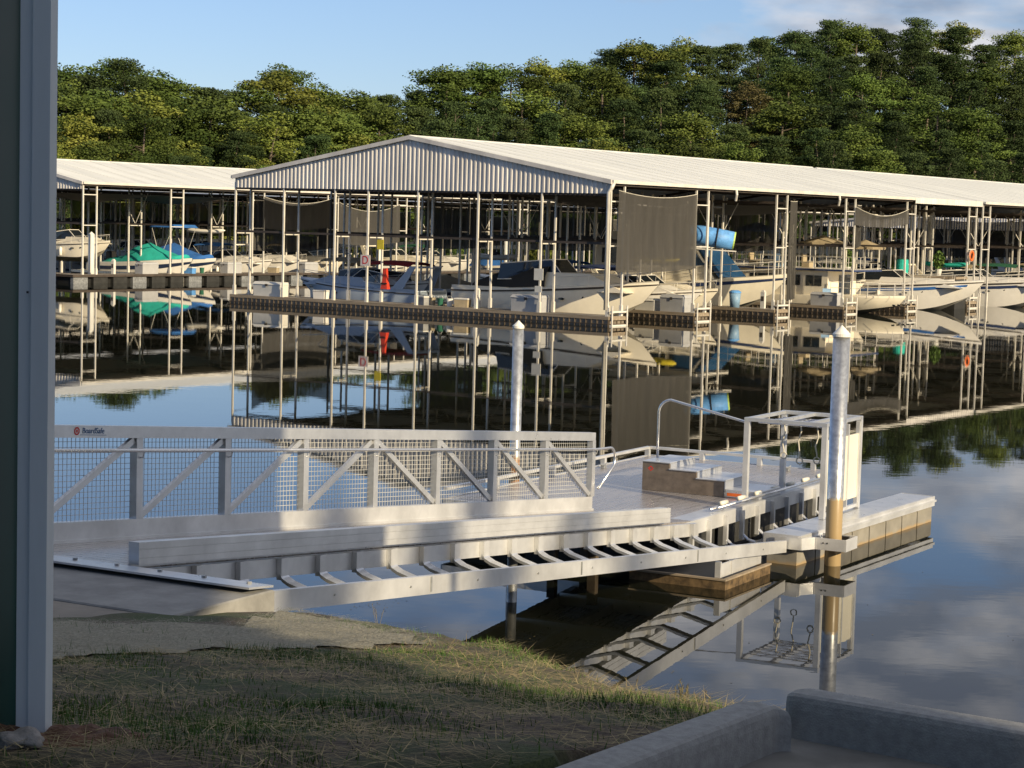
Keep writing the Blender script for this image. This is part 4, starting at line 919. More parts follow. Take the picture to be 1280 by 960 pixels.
def runabout(fr, x, y, L, B, rz, label, hm, cover, group=None, top=False):
    t = dth(fr, 'runabout', label, 'motor boat', x, y, 0, rz, group)
    mb = MB(); rg = hull(mb, L, B, .7, 1.0, n=10); mb.build('hull', hm, t, smooth=True)
    mb = MB(); rr = []
    for i in range(9):
        u = i/8; X = L*(.02+.9*u); k = min(range(len(rg)), key=lambda j: abs(rg[j][0][0]-X)); b = abs(rg[k][0][1]); z = rg[k][0][2]; h = (.18+.62*math.exp(-((u-.48)/.22)**2))+.05*math.sin(u*19)
        rr.append([(X, -b*.98, z), (X, -b*.55, z+h*.8), (X, 0, z+h), (X, b*.55, z+h*.8), (X, b*.98, z)])
    mb.loft(rr); mb.build('canvas_cover', cover, t, smooth=True)
    mb = MB(); mb.box(-.45, .0, -.2, .2, .2, 1.15, .06); mb.box(-.35, -.1, -.07, .07, -.4, .2); mb.build('outboard', BLK, t)
    mb = MB(); sheer_stripe(mb, rg, .12, .35); mb.build('stripe', NAVY if hm is not NAVY else WHITE, t)
    if top:
        mb = MB(); mb.taper((L*.3, L*.62, -B*.42, B*.42), (L*.33, L*.59, -B*.38, B*.38), 2.25, 2.38); mb.build('bimini', CANV['blue'], t)
        for s_ in (-1, 1): mb = MB(); mb.tube([(L*.32, s_*B*.4, 2.3), (L*.45, s_*B*.45, .9), (L*.6, s_*B*.4, 2.3)], .014, 4); mb.build('bimini_frame', STEEL, t)
    return t
cruiser(MAIN, -11.2, 4.3, 11.3, 3.5, 0, 'big cream cabin cruiser whose bow points past the front corner of the main dock', CREAM, fb=(1.15, 1.75), cabinh=.74, hw=.82, softtop=True).scale = (1, 1, 1.14)
cruiser(MAIN, -13.7, 4.2, 9.0, 2.9, PI, 'blue grey cruiser with swept arch and red canopy moored behind the D sign', BLUEG, arch=True, top=CANV['red'], fb=(.95, 1.35))
trawler(MAIN, -15.0, 20.3, 13.5, 4.0, 0, 'cream flybridge motor yacht with big dark cabin windows moored behind the blue rolled mat').scale = (1, 1, 1.28)
houseboat(MAIN, -10.5, 27.6, 12.6, 4.1, 0, 'flat roofed cream houseboat with railed front deck reaching out of its slip').scale = (1, 1, .92)
cruiser(MAIN, -8.0, 36.6, 11.0, 3.5, 0, 'white cruiser with blue stripe in the last slip under the corrugated fascia', WHITE, fb=(1.3, 1.9), stripe=CANV['blue'])
cruiser(FARR, -7.2, 4.4, 11.0, 3.5, 0, 'white cruiser with high bow at the right edge under the greyer roof', WHITE, fb=(1.3, 1.9), stripe=CANV['navy'])
cruiser(MAIN, -9.8, 11.6, 8.0, 2.7, 0, 'white cuddy boat with navy canopy in the slip behind the second pier', WHITE, top=CANV['navy'])
cruiser(FARR, -9, 12.2, 8.8, 3, 0, 'cream cuddy boat with tan canopy in the second slip of the greyer dock', CREAM, top=CANV['tan'])
cruiser(FARR, -9, 20.2, 8.8, 3, 0, 'white cuddy boat with green canopy in the third slip of the greyer dock', WHITE, top=CANV['green'])
runabout(MAIN, -22.2, 12.2, 7, 2.5, 0, 'white runabout under a tan cover in the second left slip of the main dock', WHITE, CANV['tan'])
cruiser(MAIN, -14.2, 19.6, 8.2, 2.8, PI, 'white cruiser with blue canopy in the third left slip of the main dock', WHITE, top=CANV['blue'])
runabout(MAIN, -22.2, 28, 7, 2.5, 0, 'navy runabout under a grey cover in the fourth left slip of the main dock', NAVY, CANV['grey'])
cruiser(MAIN, -14.2, 35.6, 8.6, 2.9, PI, 'cream cruiser with black canopy in the last left slip of the main dock', CREAM, top=CANV['black'])
# left dock boats, broadside behind the walkway
runabout(LEFT, -8.6, -2.9, 7.0, 2.5, 0, 'navy hulled boat with white stripe at the left edge beside the column', NAVY, CANV['navy'])
cruiser(LEFT, -8.3, 4.3, 6.2, 2.3, 0, 'white cuddy boat raised high behind the left walkway', CREAM, fb=(.8, 1.1), cabinh=.4).location.z = 1.55
runabout(LEFT, -7.8, 8.9+1, 6.4, 2.3, 0, 'white boat under a bright teal cover behind the left walkway', WHITE, CANV['teal'])
runabout(LEFT, -8.2, 12.6, 6.4, 2.3, 0, 'white boat with blue bimini top next to the teal covered one', WHITE, CANV['blue'], top=True)
cruiser(LEFT, -8.8, 19.2, 7.4, 2.6, 0, 'white cruiser with blue canopy in the third bay of the left dock', WHITE, top=CANV['blue'])
cruiser(LEFT, -8.8, 27, 7.4, 2.6, 0, 'cream cruiser with tan canopy in the fourth bay of the left dock', CREAM, top=CANV['tan'])
runabout(LEFT, -8.2, 34.5, 6.6, 2.4, 0, 'white runabout under a black cover in the fifth bay of the left dock', WHITE, CANV['black'])
cruiser(LEFT, -8.8, 43, 7.4, 2.6, 0, 'white cruiser with green canopy in the sixth bay of the left dock', WHITE, top=CANV['green'])
runabout(LEFT, -8.2, 51, 6.6, 2.4, 0, 'cream runabout under a blue cover in the seventh bay of the left dock', CREAM, CANV['blue'])
for o_ in list(COL.objects):
    if o_.get('label', '').startswith(('white boat under a bright teal', 'white boat with blue bimini', 'navy hulled boat')): o_.scale = (1.2, 1.2, 1.6)
cruiser(MAIN, -21.5, 4.8, 7.2, 2.6, 0, 'white cuddy boat with tan canopy moored left of the blue grey cruiser', WHITE, top=CANV['tan'])
cruiser(MAIN, -9.8, 13.9, 7.6, 2.3, 0, 'cream sport boat beside the navy canopied one behind the second pier', CREAM, arch=True)
cruiser(MAIN, -10.6, 30.0, 9.0, 2.6, 0, 'white express cruiser with arch right behind the houseboat', WHITE, arch=True, fb=(1.3, 1.8))
cruiser(MAIN, -9.4, 38.9, 9.5, 2.8, 0, 'white cruiser with grey canopy beside the blue striped one', WHITE, top=CANV['grey'], fb=(1.3, 1.8))
cruiser(FARR, -8.5, 6.6, 9.0, 2.6, 0, 'cream cruiser with arch behind the white one at the right edge', CREAM, arch=True, fb=(1.2, 1.7))
cruiser(LEFT, -8.6, 23.2, 7.0, 2.4, 0, 'white sport boat with arch in the left dock, after the third bay', WHITE, arch=True, fb=(1.1, 1.4))
cruiser(LEFT, -8.6, 38.2, 7.4, 2.5, 0, 'cream sport boat with arch in the left dock, after the fifth bay', CREAM, arch=True, fb=(1.1, 1.4))
# far boats: copies of four kinds
far_src = [cruiser(BK1, -6.2, 3, 8, 2.8, 0, 'white cruiser with tan canopy moored at the near end behind the left dock', WHITE, top=CANV['tan'], arch=True),
           runabout(BK1, -6.2, 11, 6.8, 2.4, 0, 'white boat under a tan cover, second bay of the dock behind the left one', WHITE, CANV['tan']),
           cruiser(BK1, -6.2, 19, 8, 2.8, 0, 'white cruiser with blue canopy, third bay of the dock behind the left one', WHITE, top=CANV['blue'])]
n_ = 0; CK = {}
for fr, slots, nm in ((BK1, [(-13.5, 3), (-13.5, 11), (-13.5, 19), (-6.2, 27), (-6.2, 35), (-6.2, 43)], 'behind the left dock'), (BK2, [(-8, 4), (-14, 4), (-20, 4), (-27, 4), (-8, 12), (-16, 12), (-24, 12), (-12, 20), (-20, 20)], 'at the far end of the main interior'), (BK3, [(-7, 4), (-15, 4), (-7, 12), (-15, 12), (-7, 20), (-14, 20)], 'in the low dock at the right'), (FARR, [(-21, 6), (-21, 14), (-21, 22), (-9, 28), (-9, 36)], 'deep inside the greyer dock')):
    for (x, y) in slots:
        c = copy_tree(far_src[n_ % 3]); n_ += 1; w = world_d(fr, x, y); c.location = (w[0], w[1], 0); c.rotation_euler = (0, 0, RZD+rnd.choice([0, 0, PI])*0+rnd.uniform(-.03, .03))
        kc = (nm, (n_-1) % 3); CK[kc] = CK.get(kc, 0)+1
        kind = ['white cruiser with tan canopy', 'covered white runabout', 'white cruiser with blue canopy'][(n_-1) % 3]
        c['label'] = ['nearest', 'second nearest', 'third nearest', 'fourth nearest'][CK[kc]-1]+' '+kind+' moored '+nm; c['group'] = 'far moored boats '+nm

# ---- shade cloths hung at the eaves and inside
def cloth(fr, x, y, w, h, ztop, along, label, sag=.25, group='shade cloths under the dock roofs', gather=0):
    t = dth(fr, 'shade_cloth', label, 'shade cloth', x, y, 0, 0 if along == 'x' else PI/2, group); mb = MB(); nx_, nz_ = 40, 14; vs = []
    for j in range(nz_+1):
        for i in range(nx_+1):
            u, v_ = i/nx_, j/nz_; zt = ztop-sag*4*u*(1-u); zb = ztop-h-sag*.6*4*u*(1-u)*(.6)+.15*u
            fold = .06*math.sin(u*23+v_*2)*v_+.03*math.sin(u*61)*(v_+.3)
            vs.append((w*u*(1-gather*v_*.0), fold+.15*math.sin(PI*v_)*math.sin(PI*u), zt+(zb-zt)*v_))
    mb.add(vs, [(j*(nx_+1)+i, j*(nx_+1)+i+1, (j+1)*(nx_+1)+i+1, (j+1)*(nx_+1)+i) for j in range(nz_) for i in range(nx_)])
    mb.build('sheet', SHADE, t, smooth=True)
    mb = MB(); mb.tube([(w*i/20, 0, ztop-sag*4*(i/20)*(1-i/20)+.01) for i in range(21)], .018, 4); mb.build('cord', ROPE, t)
    return t
cloth(MAIN, .22, .35, 7.0, 3.75, 6.25, 'y', 'big brown shade cloth hung across the first side bay of the main dock')
cloth(MAIN, -23.4, 1.2, 6.4, 2.9, 5.7, 'y', 'brown shade cloth on the left side of the main dock near its front corner', .5)
cloth(MAIN, -17.0, 7.7, 4.2, 2.6, 5.75, 'x', 'thin brown shade cloth inside the main dock behind the D sign')
cloth(MAIN, -4.0, 7.7, 3.6, 2.8, 5.8, 'x', 'thin shade cloth inside the main dock left of the downspout')
cloth(MAIN, .15, 24.9, 6.8, 1.0, 6.0, 'y', 'rolled up shade cloth under the eave before the corrugated fascia', .45)
cloth(LEFT, .1, 16.7, 7, 2.2, 5.9, 'y', 'dark shade cloth hanging in the third bay of the left dock', .4)
cloth(LEFT, .1, 24.7, 7, 3.0, 5.7, 'y', 'low hanging dark shade cloth in the fourth bay of the left dock', .6)
for k, (fr, x, y, w, h, zt_, al, wh) in enumerate([(LEFT2, -15, 4, 10, 3.2, 5.6, 'y', 'near end of the inner left range'), (LEFT2, -15, 15, 10, 2.6, 5.6, 'y', 'second bay of the inner left range'), (LEFT2, -15, 27, 11, 3.4, 5.6, 'y', 'third bay of the inner left range'), (LEFT2, -15, 40, 12, 3.0, 5.6, 'y', 'fourth bay of the inner left range'), (BK1, 0, 40, 14, 3.2, 5.3, 'y', 'nearer bay of the dock behind the left one'), (BK1, 0, 58, 16, 3.4, 5.3, 'y', 'middle bay of the dock behind the left one'), (BK1, 0, 78, 20, 3.4, 5.3, 'y', 'far bay of the dock behind the left one'), (BK2, -45, 18.5, 14, 3.0, 4.9, 'x', 'left part of the far interior dock'), (BK2, -30, 18.5, 13, 2.6, 4.9, 'x', 'middle of the far interior dock'), (BK2, -15, 18.5, 14, 3.1, 4.9, 'x', 'right part of the far interior dock'), (BK3, -15.5, 24.6, 15, 3.0, 4.7, 'x', 'low dock at the right'), (FARR, -23, 40.6, 11, 3.2, 5.9, 'x', 'back of the greyer dock, left half'), (FARR, -11.5, 40.6, 11, 2.8, 5.9, 'x', 'back of the greyer dock, right half'), (MAIN, -10.8, 24.6, 6, 2.6, 5.9, 'x', 'middle of the main dock above the fourth pier'), (MAIN, -22, 24.6, 6, 2.9, 5.9, 'x', 'left side of the main dock above the fourth pier')]):
    cloth(fr, x, y, w, h, zt_, al, 'dark shade cloth hanging in the '+wh, .3)
# sagging overhead cloths
def awning(fr, x, y, w, l, z, label):
    t = dth(fr, 'overhead_cloth', label, 'shade cloth', x, y, 0, 0, 'overhead shade cloths'); mb = MB(); n = 14
    vs = [(w*i/n, l*j/n, z-.55*math.sin(PI*i/n)*math.sin(PI*j/n)) for j in range(n+1) for i in range(n+1)]
    mb.add(vs, [(j*(n+1)+i, j*(n+1)+i+1, (j+1)*(n+1)+i+1, (j+1)*(n+1)+i) for j in range(n) for i in range(n)]); mb.build('sheet', SHADE, t, smooth=True)
awning(LEFT, -7.8, 1.5, 7.5, 6, 5.75, 'sagging overhead cloth in the first bay of the left dock')
awning(LEFT, -7.8, 9, 7.5, 6, 5.75, 'sagging overhead cloth in the second bay of the left dock')
awning(MAIN, -7.4, 1.4, 7.2, 6, 6.05, 'sagging tan overhead cloth above the cream cruiser')
awning(MAIN, -10, 17, 9.7, 6.5, 5.9, 'sagging overhead cloth above the flybridge yacht')

# ---- things on the docks
def dbox(fr, x, y, w, l, h, label, m=BOX, z=.44):
    t = dth(fr, 'dock_box', label, 'dock box', x, y, z, 0, 'fibreglass dock boxes'); mb = MB(); mb.taper((0, w, 0, l), (-.02, w+.02, -.02, l+.02), 0, h*.82); mb.build('body', m, t)
    mb = MB(); mb.taper((-.04, w+.04, -.05, l+.04), (.02, w-.02, .06, l-.04), h*.821, h); mb.build('lid', m, t)
    mb = MB(); mb.box(w*.45, w*.55, -.065, -.052, h*.7, h*.86); mb.build('latch', STEELD, t)
dbox(MAIN, -22.4, .15, 1.9, .7, .75, 'pale grey dock box on the front pier near the left corner post', BOXW)
dbox(MAIN, -5.6, .15, 1.75, .7, .8, 'grey dock box on the front pier in front of the cream cruiser')
dbox(MAIN, -1.9, 7.7, 1.3, .8, .85, 'grey dock box on the second pier beside the paired posts')
dbox(MAIN, -3.4, 7.75, 1.1, .7, .6, 'lower pale dock box left of the grey one on the second pier', BOXW)
dbox(MAIN, -2.0, 23.95, 1.6, .8, .75, 'grey dock box on the fourth pier by the houseboat')
dbox(MAIN, -6, 15.9, 1.5, .8, .7, 'pale dock box on the third pier left of the blue bin', BOXW)
dbox(LEFT, -1.1, 5.6, .7, 1.4, .75, 'dark ended grey dock box on the left walkway near the white boat', BOX, .55)
dbox(LEFT, -1.1, 13.6, .7, 1.4, .75, 'grey dock box on the left walkway by the teal covered boat', BOX, .55)
dbox(LEFT, -1.1, 21.6, .7, 1.4, .75, 'grey dock box farther along the left walkway', BOX, .55)
dbox(LEFT, -6.5, .0, 1.4, .7, .7, 'cream dock box on the near cross pier of the left dock', BOXW, .55)
def sleeve(fr, x, y, h, label):
    t = dth(fr, 'white_pile', label, 'pile', x, y, 0, 0, 'white sleeved piles in the docks'); mb = MB(); mb.tube([(0, 0, -1), (0, 0, h)], .21, 16); mb.build('sleeve', BOXW, t, smooth=True)
    mb = MB(); mb.tube([(0, 0, h), (0, 0, h+.18)], [.22, .02], 16); mb.build('cap', CAPW, t)
sleeve(LEFT, -.9, 1.55, 3.1, 'white sleeved pile at the near end of the left walkway')
sleeve(LEFT, -.9, 30.5, 3.3, 'white sleeved pile beyond the left corner of the main dock')
sleeve(MAIN, -17.1, 12.6, 3.2, 'white sleeved pile inside the main dock left of the D sign')
sleeve(LEFT, -.9, 47, 3.2, 'white sleeved pile far along the left walkway')
def pedestal(fr, x, y, z, label):
    t = dth(fr, 'power_pedestal', label, 'power pedestal', x, y, z, 0, 'dock power pedestals'); mb = MB(); mb.box(-.12, .12, -.09, .09, 0, .85, .01); mb.build('body', BOXW, t); mb = MB(); mb.taper((-.13, .13, -.10, .10), (-.05, .05, -.04, .04), .851, .98); mb.build('lamp_cap', STEEL, t); mb = MB(); mb.box(-.08, .08, -.10, -.091, .4, .65); mb.build('socket_panel', STEELD, t)
pedestal(LEFT, -.6, 3.2, .55, 'white power pedestal beside the near white pile on the left walkway')
pedestal(MAIN, -4.5, .9, .44, 'white power pedestal on the front pier beside the grey dock box')
pedestal(MAIN, -8.1, .8, .44, 'white power pedestal on the front pier at the cruiser stern')
pedestal(MAIN, -1, 16.6, .44, 'white power pedestal at the outer end of the third pier')
# D sign, blank notices
def notice(fr, x, y, z, w, h, label, m, letter=None, name='sign'):
    t = dth(fr, name, label, 'sign', x, y, z, 0); mb = MB(); mb.box(-w/2, w/2, -.012, .012, -h/2, h/2); mb.build('board', m, t)
    if letter: text_mesh('letter', letter, h*1.05, TEXTR, t, Matrix.Translation((0, -.018, 0)) @ Matrix.Rotation(PI/2, 4, 'X'))
    mb = MB(); mb.box(-.02, .02, .013, .03, -h/2, h/2); mb.build('bracket', STEEL, t)
notice(MAIN, -14.5, -.15, 2.55, .62, .55, 'small pale sign with a red letter D on a front post of the main dock', PINK, 'D')
notice(MAIN, -14.5, 1.0, 3.35, .42, .5, 'small yellow notice on the post behind the D sign', YELLOW)
notice(MAIN, -3.85, -.12, 2.25, .52, .55, 'blank white notice on a front post beside the big cruiser windscreen', BOXW)
notice(MAIN, -3.85, -.12, 1.55, .4, .3, 'second smaller white notice lower on the same front post', BOXW)
t = dth(MAIN, 'life_vest', 'red life vests hanging on a post behind the D sign', 'life vest', -14.3, 1.22, 1.0)
mb = MB(); mb.taper((-.2, .24, -.15, .1), (-.12, .14, -.1, .08), .1, .55); mb.taper((-.11, .13, -.1, .08), (-.09, .10, -.06, .06), .551, 1.15); mb.build('vest', RED, t); mb = MB(); mb.box(-.19, .23, -.16, -.151, .35, .42); mb.build('strap', BLK, t)
# trash bin, chair, rolled mat, ring buoys
t = dth(MAIN, 'trash_bin', 'pale blue round trash bin on the third pier of the main dock', 'trash bin', -2.35, 15.95, .44); mb = MB(); mb.tube([(0, 0, 0), (0, 0, .78)], [.25, .31], 18); mb.build('barrel', BLUEPALE, t, smooth=True); mb = MB(); mb.tube([(0, 0, .78), (0, 0, .84), (0, 0, .92)], [.33, .33, .20], 18); mb.build('lid', BLUEP, t)
def chair(fr, x, y, z, rz, label, m):
    t = dth(fr, 'folding_chair', label, 'chair', x, y, z, rz)
    mb = MB(); mb.box(-.24, .24, -.22, .22, .40, .43); mb.build('seat', m, t); mb = MB(); mb.hexa([(-.24, .20, .45), (.24, .20, .45), (.24, .225, .45), (-.24, .225, .45), (-.24, .34, .95), (.24, .34, .95), (.24, .365, .95), (-.24, .365, .95)]); mb.build('backrest', m, t)
    for a in (-.25, .25):
        for b, c_ in ((-.24, .2), (.24, -.2)): mb = MB(); mb.tube([(a, b, 0), (a, c_, .42)], .014, 5); mb.build('leg', STEEL, t)
chair(MAIN, -1.2, 24.4, .44, .6, 'pale blue folding chair on the fourth pier', BLUEPALE)
chair(MAIN, -5.4, 8.3, .44, -.4, 'dark folding chair on the second pier behind the bow of the cruiser', CANV['black'])
t = dth(MAIN, 'rolled_mat', 'big blue rolled floating mat with lime edge hung high beside the paired posts', 'rolled mat', -.9, 9.2, 4.15, 0)
mb = MB(); A_, B_ = Vector((-.35, 0, .18)), Vector((1.55, 1.1, -.12)); rr = []; d = (B_-A_).normalized(); e1 = d.cross(Vector((0, 0, 1))).normalized(); e2 = e1.cross(d)
mb.tube([A_, A_.lerp(B_, .3), A_.lerp(B_, .6), B_], [.46, .50, .49, .45], 20); mb.build('roll', BLUEP, t, smooth=True)
mb = MB(); q = B_+d*.004; mb.tube([q, q+d*.07], [.455, .44], 20); mb.build('lime_edge', LIME, t)
for u in (.12, .62):
    mb = MB(); c0 = A_.lerp(B_, u); mb.tube([c0+(e1*math.cos(2*PI*k/16)+e2*math.sin(2*PI*k/16))*.52 for k in range(17)], .035, 6, caps=False); mb.build('strap', BLK, t)
t = dth(MAIN, 'storage_rack', 'galvanized hanging rack carrying the blue rolled mat', 'rack', -1.3, 8.9, 3.2); mb = MB()
for x in (0, 1.25): mb.tube([(x, .1, 0), (x, .1, 2.8)], .03, 6)
mb.build('upright', STEEL, t); mb = MB(); mb.bar((0, .1, .42), (2.2, 1.3, .30), .05); mb.bar((0, .8, .42), (1.8, 2.0, .30), .05); mb.build('cradle', STEEL, t)
def umbrella(fr, x, y, z, label, m, r=1.2):
    t = dth(fr, 'parasol', label, 'parasol', x, y, z); mb = MB(); mb.tube([(0, 0, -1.9), (0, 0, .1)], .025, 6); mb.build('pole', STEEL, t); mb = MB(); vs = [(0, 0, .45)]+[(r*math.cos(2*PI*k/8), r*math.sin(2*PI*k/8), 0) for k in range(8)]+[(r*.97*math.cos(2*PI*k/8), r*.97*math.sin(2*PI*k/8), -.12) for k in range(8)]
    mb.add(vs, [(0, 1+k, 1+(k+1) % 8) for k in range(8)]+[(1+k, 9+k, 9+(k+1) % 8, 1+(k+1) % 8) for k in range(8)]); mb.build('canopy', m, t)
umbrella(MAIN, -9, 30, 4.6, 'blue parasol glimpsed above the flybridge yacht', CANV['blue'], 1.4)
umbrella(MAIN, -6, 33, 3.9, 'tan parasol above the houseboat roof', CANV['tan'], 1.5)
umbrella(MAIN, -3.4, 33.5, 3.7, 'second tan parasol to the right of the first above the houseboat', CANV['tan'], 1.3)
def pot(fr, x, y, z, label):
    t = dth(fr, 'potted_plant', label, 'potted plant', x, y, z); mb = MB(); mb.tube([(0, 0, 0), (0, 0, .4)], [.16, .22], 12); mb.build('pot', BOXW, t); mb = MB()
    for k in range(260):
        a, b, r = rnd.uniform(0, 2*PI), rnd.uniform(-1, 1), rnd.uniform(.3, 1)**.5; c_ = Vector((math.cos(a)*math.sqrt(1-b*b)*.38*r, math.sin(a)*math.sqrt(1-b*b)*.38*r, .95+b*.6*r)); v1 = Vector((rnd.gauss(0, 1), rnd.gauss(0, 1), rnd.gauss(0, 1))).normalized()*.07; v2 = v1.cross(Vector((rnd.gauss(0, 1), rnd.gauss(0, 1), rnd.gauss(0, 1)))).normalized()*.05
        mb.add([c_-v1-v2, c_+v1-v2, c_+v1+v2, c_-v1+v2], [(0, 1, 2, 3)])
    mb.build('leaves', LEAFPLANT, t)
pot(MAIN, -6.3, 37, 2.0, 'leafy potted plant left of the green drum above the last slip')
pot(MAIN, -1.9, 40.9, 2.0, 'leafy potted plant beside the last side post of the main dock')
t = dth(MAIN, 'green_drum', 'bright green plastic drum above the white cruiser near the corrugated fascia', 'drum', -3.5, 39, 2.0); mb = MB(); mb.tube([(0, 0, 0), (0, 0, .25), (0, 0, .3), (0, 0, .6), (0, 0, .65), (0, 0, .95)], [.36, .38, .40, .40, .38, .36], 18); mb.build('body', CANV['teal'], t); mb = MB(); mb.tube([(0, 0, .95), (0, 0, 1.0)], .30, 18); mb.build('lid', CANV['green'], t)
pier(MAIN, -7.5, .1, 36.9+2.1, 40.7, 'upper deck shelf with pots and drum near the corrugated fascia', 1.98, WOODL, False)
for k, (fr, x, y, z, nm) in enumerate([(MAIN, .12, 41.0, 3.3, 'orange life ring on the last side post of the main dock'), (FARR, .12, 8.0, 2.9, 'orange life ring on a post of the greyer dock at the right edge')]):
    t = dth(fr, 'life_ring', nm, 'life ring', x, y, z, PI/2); mb = MB(); mb.tube([(.28*math.cos(2*PI*i/20), -.1, .28*math.sin(2*PI*i/20)) for i in range(21)], .075, 8, caps=False); mb.build('ring', ORANGE, t, smooth=True); mb = MB(); mb.tube([(.36*math.cos(2*PI*i/20), -.1, .36*math.sin(2*PI*i/20)) for i in range(21)], .012, 4, caps=False); mb.build('grab_line', ROPE, t)
# orange vests and bags behind the big shade cloth
for k, (x, y) in enumerate([(-4.3, 7.9), (-3.7, 8.2), (-5.0, 8.5)]):
    t = dth(MAIN, 'life_vest', ['orange life vest on the second pier behind the cruiser bow', 'second orange life vest hanging right of the first', 'tan life vest hanging left of the orange ones'][k], 'life vest', x, y, 1.15); mb = MB(); mb.taper((-.2, .2, -.1, .1), (-.14, .14, -.06, .06), 0, .6); mb.build('vest', [ORANGE, ORANGE, CANV['tan']][k], t); mb = MB(); mb.tube([(0, .12, -.7), (0, .12, 1.2)], .02, 5); mb.build('hook_pole', STEEL, t)

# gathered drapes by the posts
cloth(MAIN, .05, 17.3, .75, 5.3, 6.15, 'y', 'brown shade cloth gathered into a bundle beside the third side posts', .02)
cloth(MAIN, .05, 25.2, .5, 2.4, 6.1, 'y', 'short gathered brown shade cloth beside the fourth side posts', .02)
def cooler(fr, x, y, z, label, m, w=.7, h=.45):
    t = dth(fr, 'cooler', label, 'cooler', x, y, z, rnd.uniform(-.3, .3), 'coolers on the docks'); mb = MB(); mb.taper((0, w, 0, .4), (-.02, w+.02, -.02, .42), 0, h*.8); mb.build('body', m, t); mb = MB(); mb.box(-.03, w+.03, -.03, .43, h*.81, h, .02); mb.build('lid', BOXW, t)
def bucket(fr, x, y, z, label, m):
    t = dth(fr, 'bucket', label, 'bucket', x, y, z, 0, 'buckets on the docks'); mb = MB(); mb.tube([(0, 0, 0), (0, 0, .38)], [.13, .17], 12); mb.build('pail', m, t); mb = MB(); mb.tube([(.17, 0, .36), (.1, 0, .5), (-.1, 0, .5), (-.17, 0, .36)], .008, 4); mb.build('handle', STEEL, t)
def kayak(fr, x, y, z, rz, label, m, L=3.4):
    t = dth(fr, 'kayak', label, 'kayak', x, y, z, rz, 'kayaks stored on the docks'); mb = MB(); rr = []
    for i in range(13):
        u = i/12; w = .36*math.sin(PI*u)**.6+.01; zc = .10*(2*u-1)**2; rr.append([(L*u, w*math.cos(a), zc+.17+.17*math.sin(a)*min(1, w*5)) for a in [2*PI*k/10 for k in range(10)]])
    mb.loft(rr, close=True); mb.build('hull', m, t, smooth=True); mb = MB(); mb.tube([(L*.42, 0, .33), (L*.58, 0, .33)], [.19, .19], 10); mb.build('cockpit', BLK, t)
kayak(MAIN, -10.6, 8.6, 1.5, 0, 'red kayak on the rack behind the cream cruiser', RED); kayak(MAIN, -9.8, 16.9, 2.6, 0, 'yellow kayak above the third pier of the main dock', YELLOW); kayak(LEFT, -6.5, 15.5, 3.2, .2, 'white kayak hung high in the second bay of the left dock', WHITE); kayak(FARR, -8, 8.9, 2.3, 0, 'green kayak above the first pier of the greyer dock', CANV['teal']); kayak(MAIN, -20.5, 16.6, 2.4, 0, 'white kayak left of the central walkway of the main dock', WHITE)
for (fr, x, y, z, nm, m) in [(MAIN, -9.3, .5, .44, 'small tan cooler on the front pier at the cruiser stern', CANV['tan']), (MAIN, -11.8, .6, .44, 'small grey cooler on the front pier below the gable centre', CANV['grey']), (MAIN, -18.6, .6, .44, 'white cooler on the front pier left of the D sign', WHITE), (MAIN, -6.5, 8.0, .44, 'teal cooler on the second pier of the main dock', CANV['teal']), (MAIN, -8.5, 24.2, .44, 'tan cooler on the fourth pier of the main dock', CANV['tan']), (LEFT, -.9, 9.9, .55, 'blue cooler on the left walkway between two boxes', BLUEP), (LEFT, -.9, 18.2, .55, 'tan cooler farther along the left walkway', CANV['tan']), (FARR, -3, 8.4, .44, 'white cooler on the first pier of the greyer dock', WHITE)]: cooler(fr, x, y, z, nm, m)
for (fr, x, y, z, nm, m) in [(MAIN, -10.4, .8, .44, 'green bucket on the front pier near the gable centre post', CANV['green']), (MAIN, -9.9, .9, .44, 'white bucket next to the green one on the front pier', WHITE), (MAIN, -11.0, .9, .44, 'tan bucket left of the green one on the front pier', CANV['tan']), (MAIN, -4.6, 16.3, .44, 'white bucket on the third pier left of the blue bin', WHITE), (LEFT, -.8, 11.5, .55, 'green bucket on the left walkway', CANV['green'])]: bucket(fr, x, y, z, nm, m)

# ================================================================== FAR SHORE
SKY = [(-260, 78), (-80, 76), (68, 76), (100, 76), (150, 64), (200, 93), (250, 100), (300, 98), (350, 82), (400, 100), (450, 110), (500, 108), (545, 92), (570, 75), (600, 82), (650, 77), (700, 74), (730, 62), (760, 54), (800, 55), (820, 45), (870, 46), (930, 45), (960, 38), (1000, 24), (1040, 14), (1080, 28), (1130, 22), (1170, 15), (1220, 38), (1280, 40), (1400, 50), (1540, 60)]
def skyy(x):
    for (a, ya), (b, yb) in zip(SKY, SKY[1:]):
        if a <= x <= b: return ya+(yb-ya)*(x-a)/(b-a)
    return 70
def back_d(x): return 376+(max(-300, min(1500, x))-150)*.135
def rowpt(x, k):   # k rows in front of the skyline row
    D = back_d(x)-k*14; y = skyy(x)+k*33; return D, y
TREES = []
for k in range(6, -2, -1):
    x = -200+rnd.uniform(0, 20); st = {-1: 52, 0: 40, 1: 44, 2: 46, 3: 50, 4: 52, 5: 56, 6: 60}[k]
    while x < 1520:
        D, y = rowpt(x, k); y += 36 if k == -1 else 0; y += rnd.uniform(-4, 14) if k <= 0 else rnd.uniform(-13, 15); TREES.append((k, x, y, D+rnd.uniform(-4, 4))); x += st*rnd.uniform(.8, 1.2)
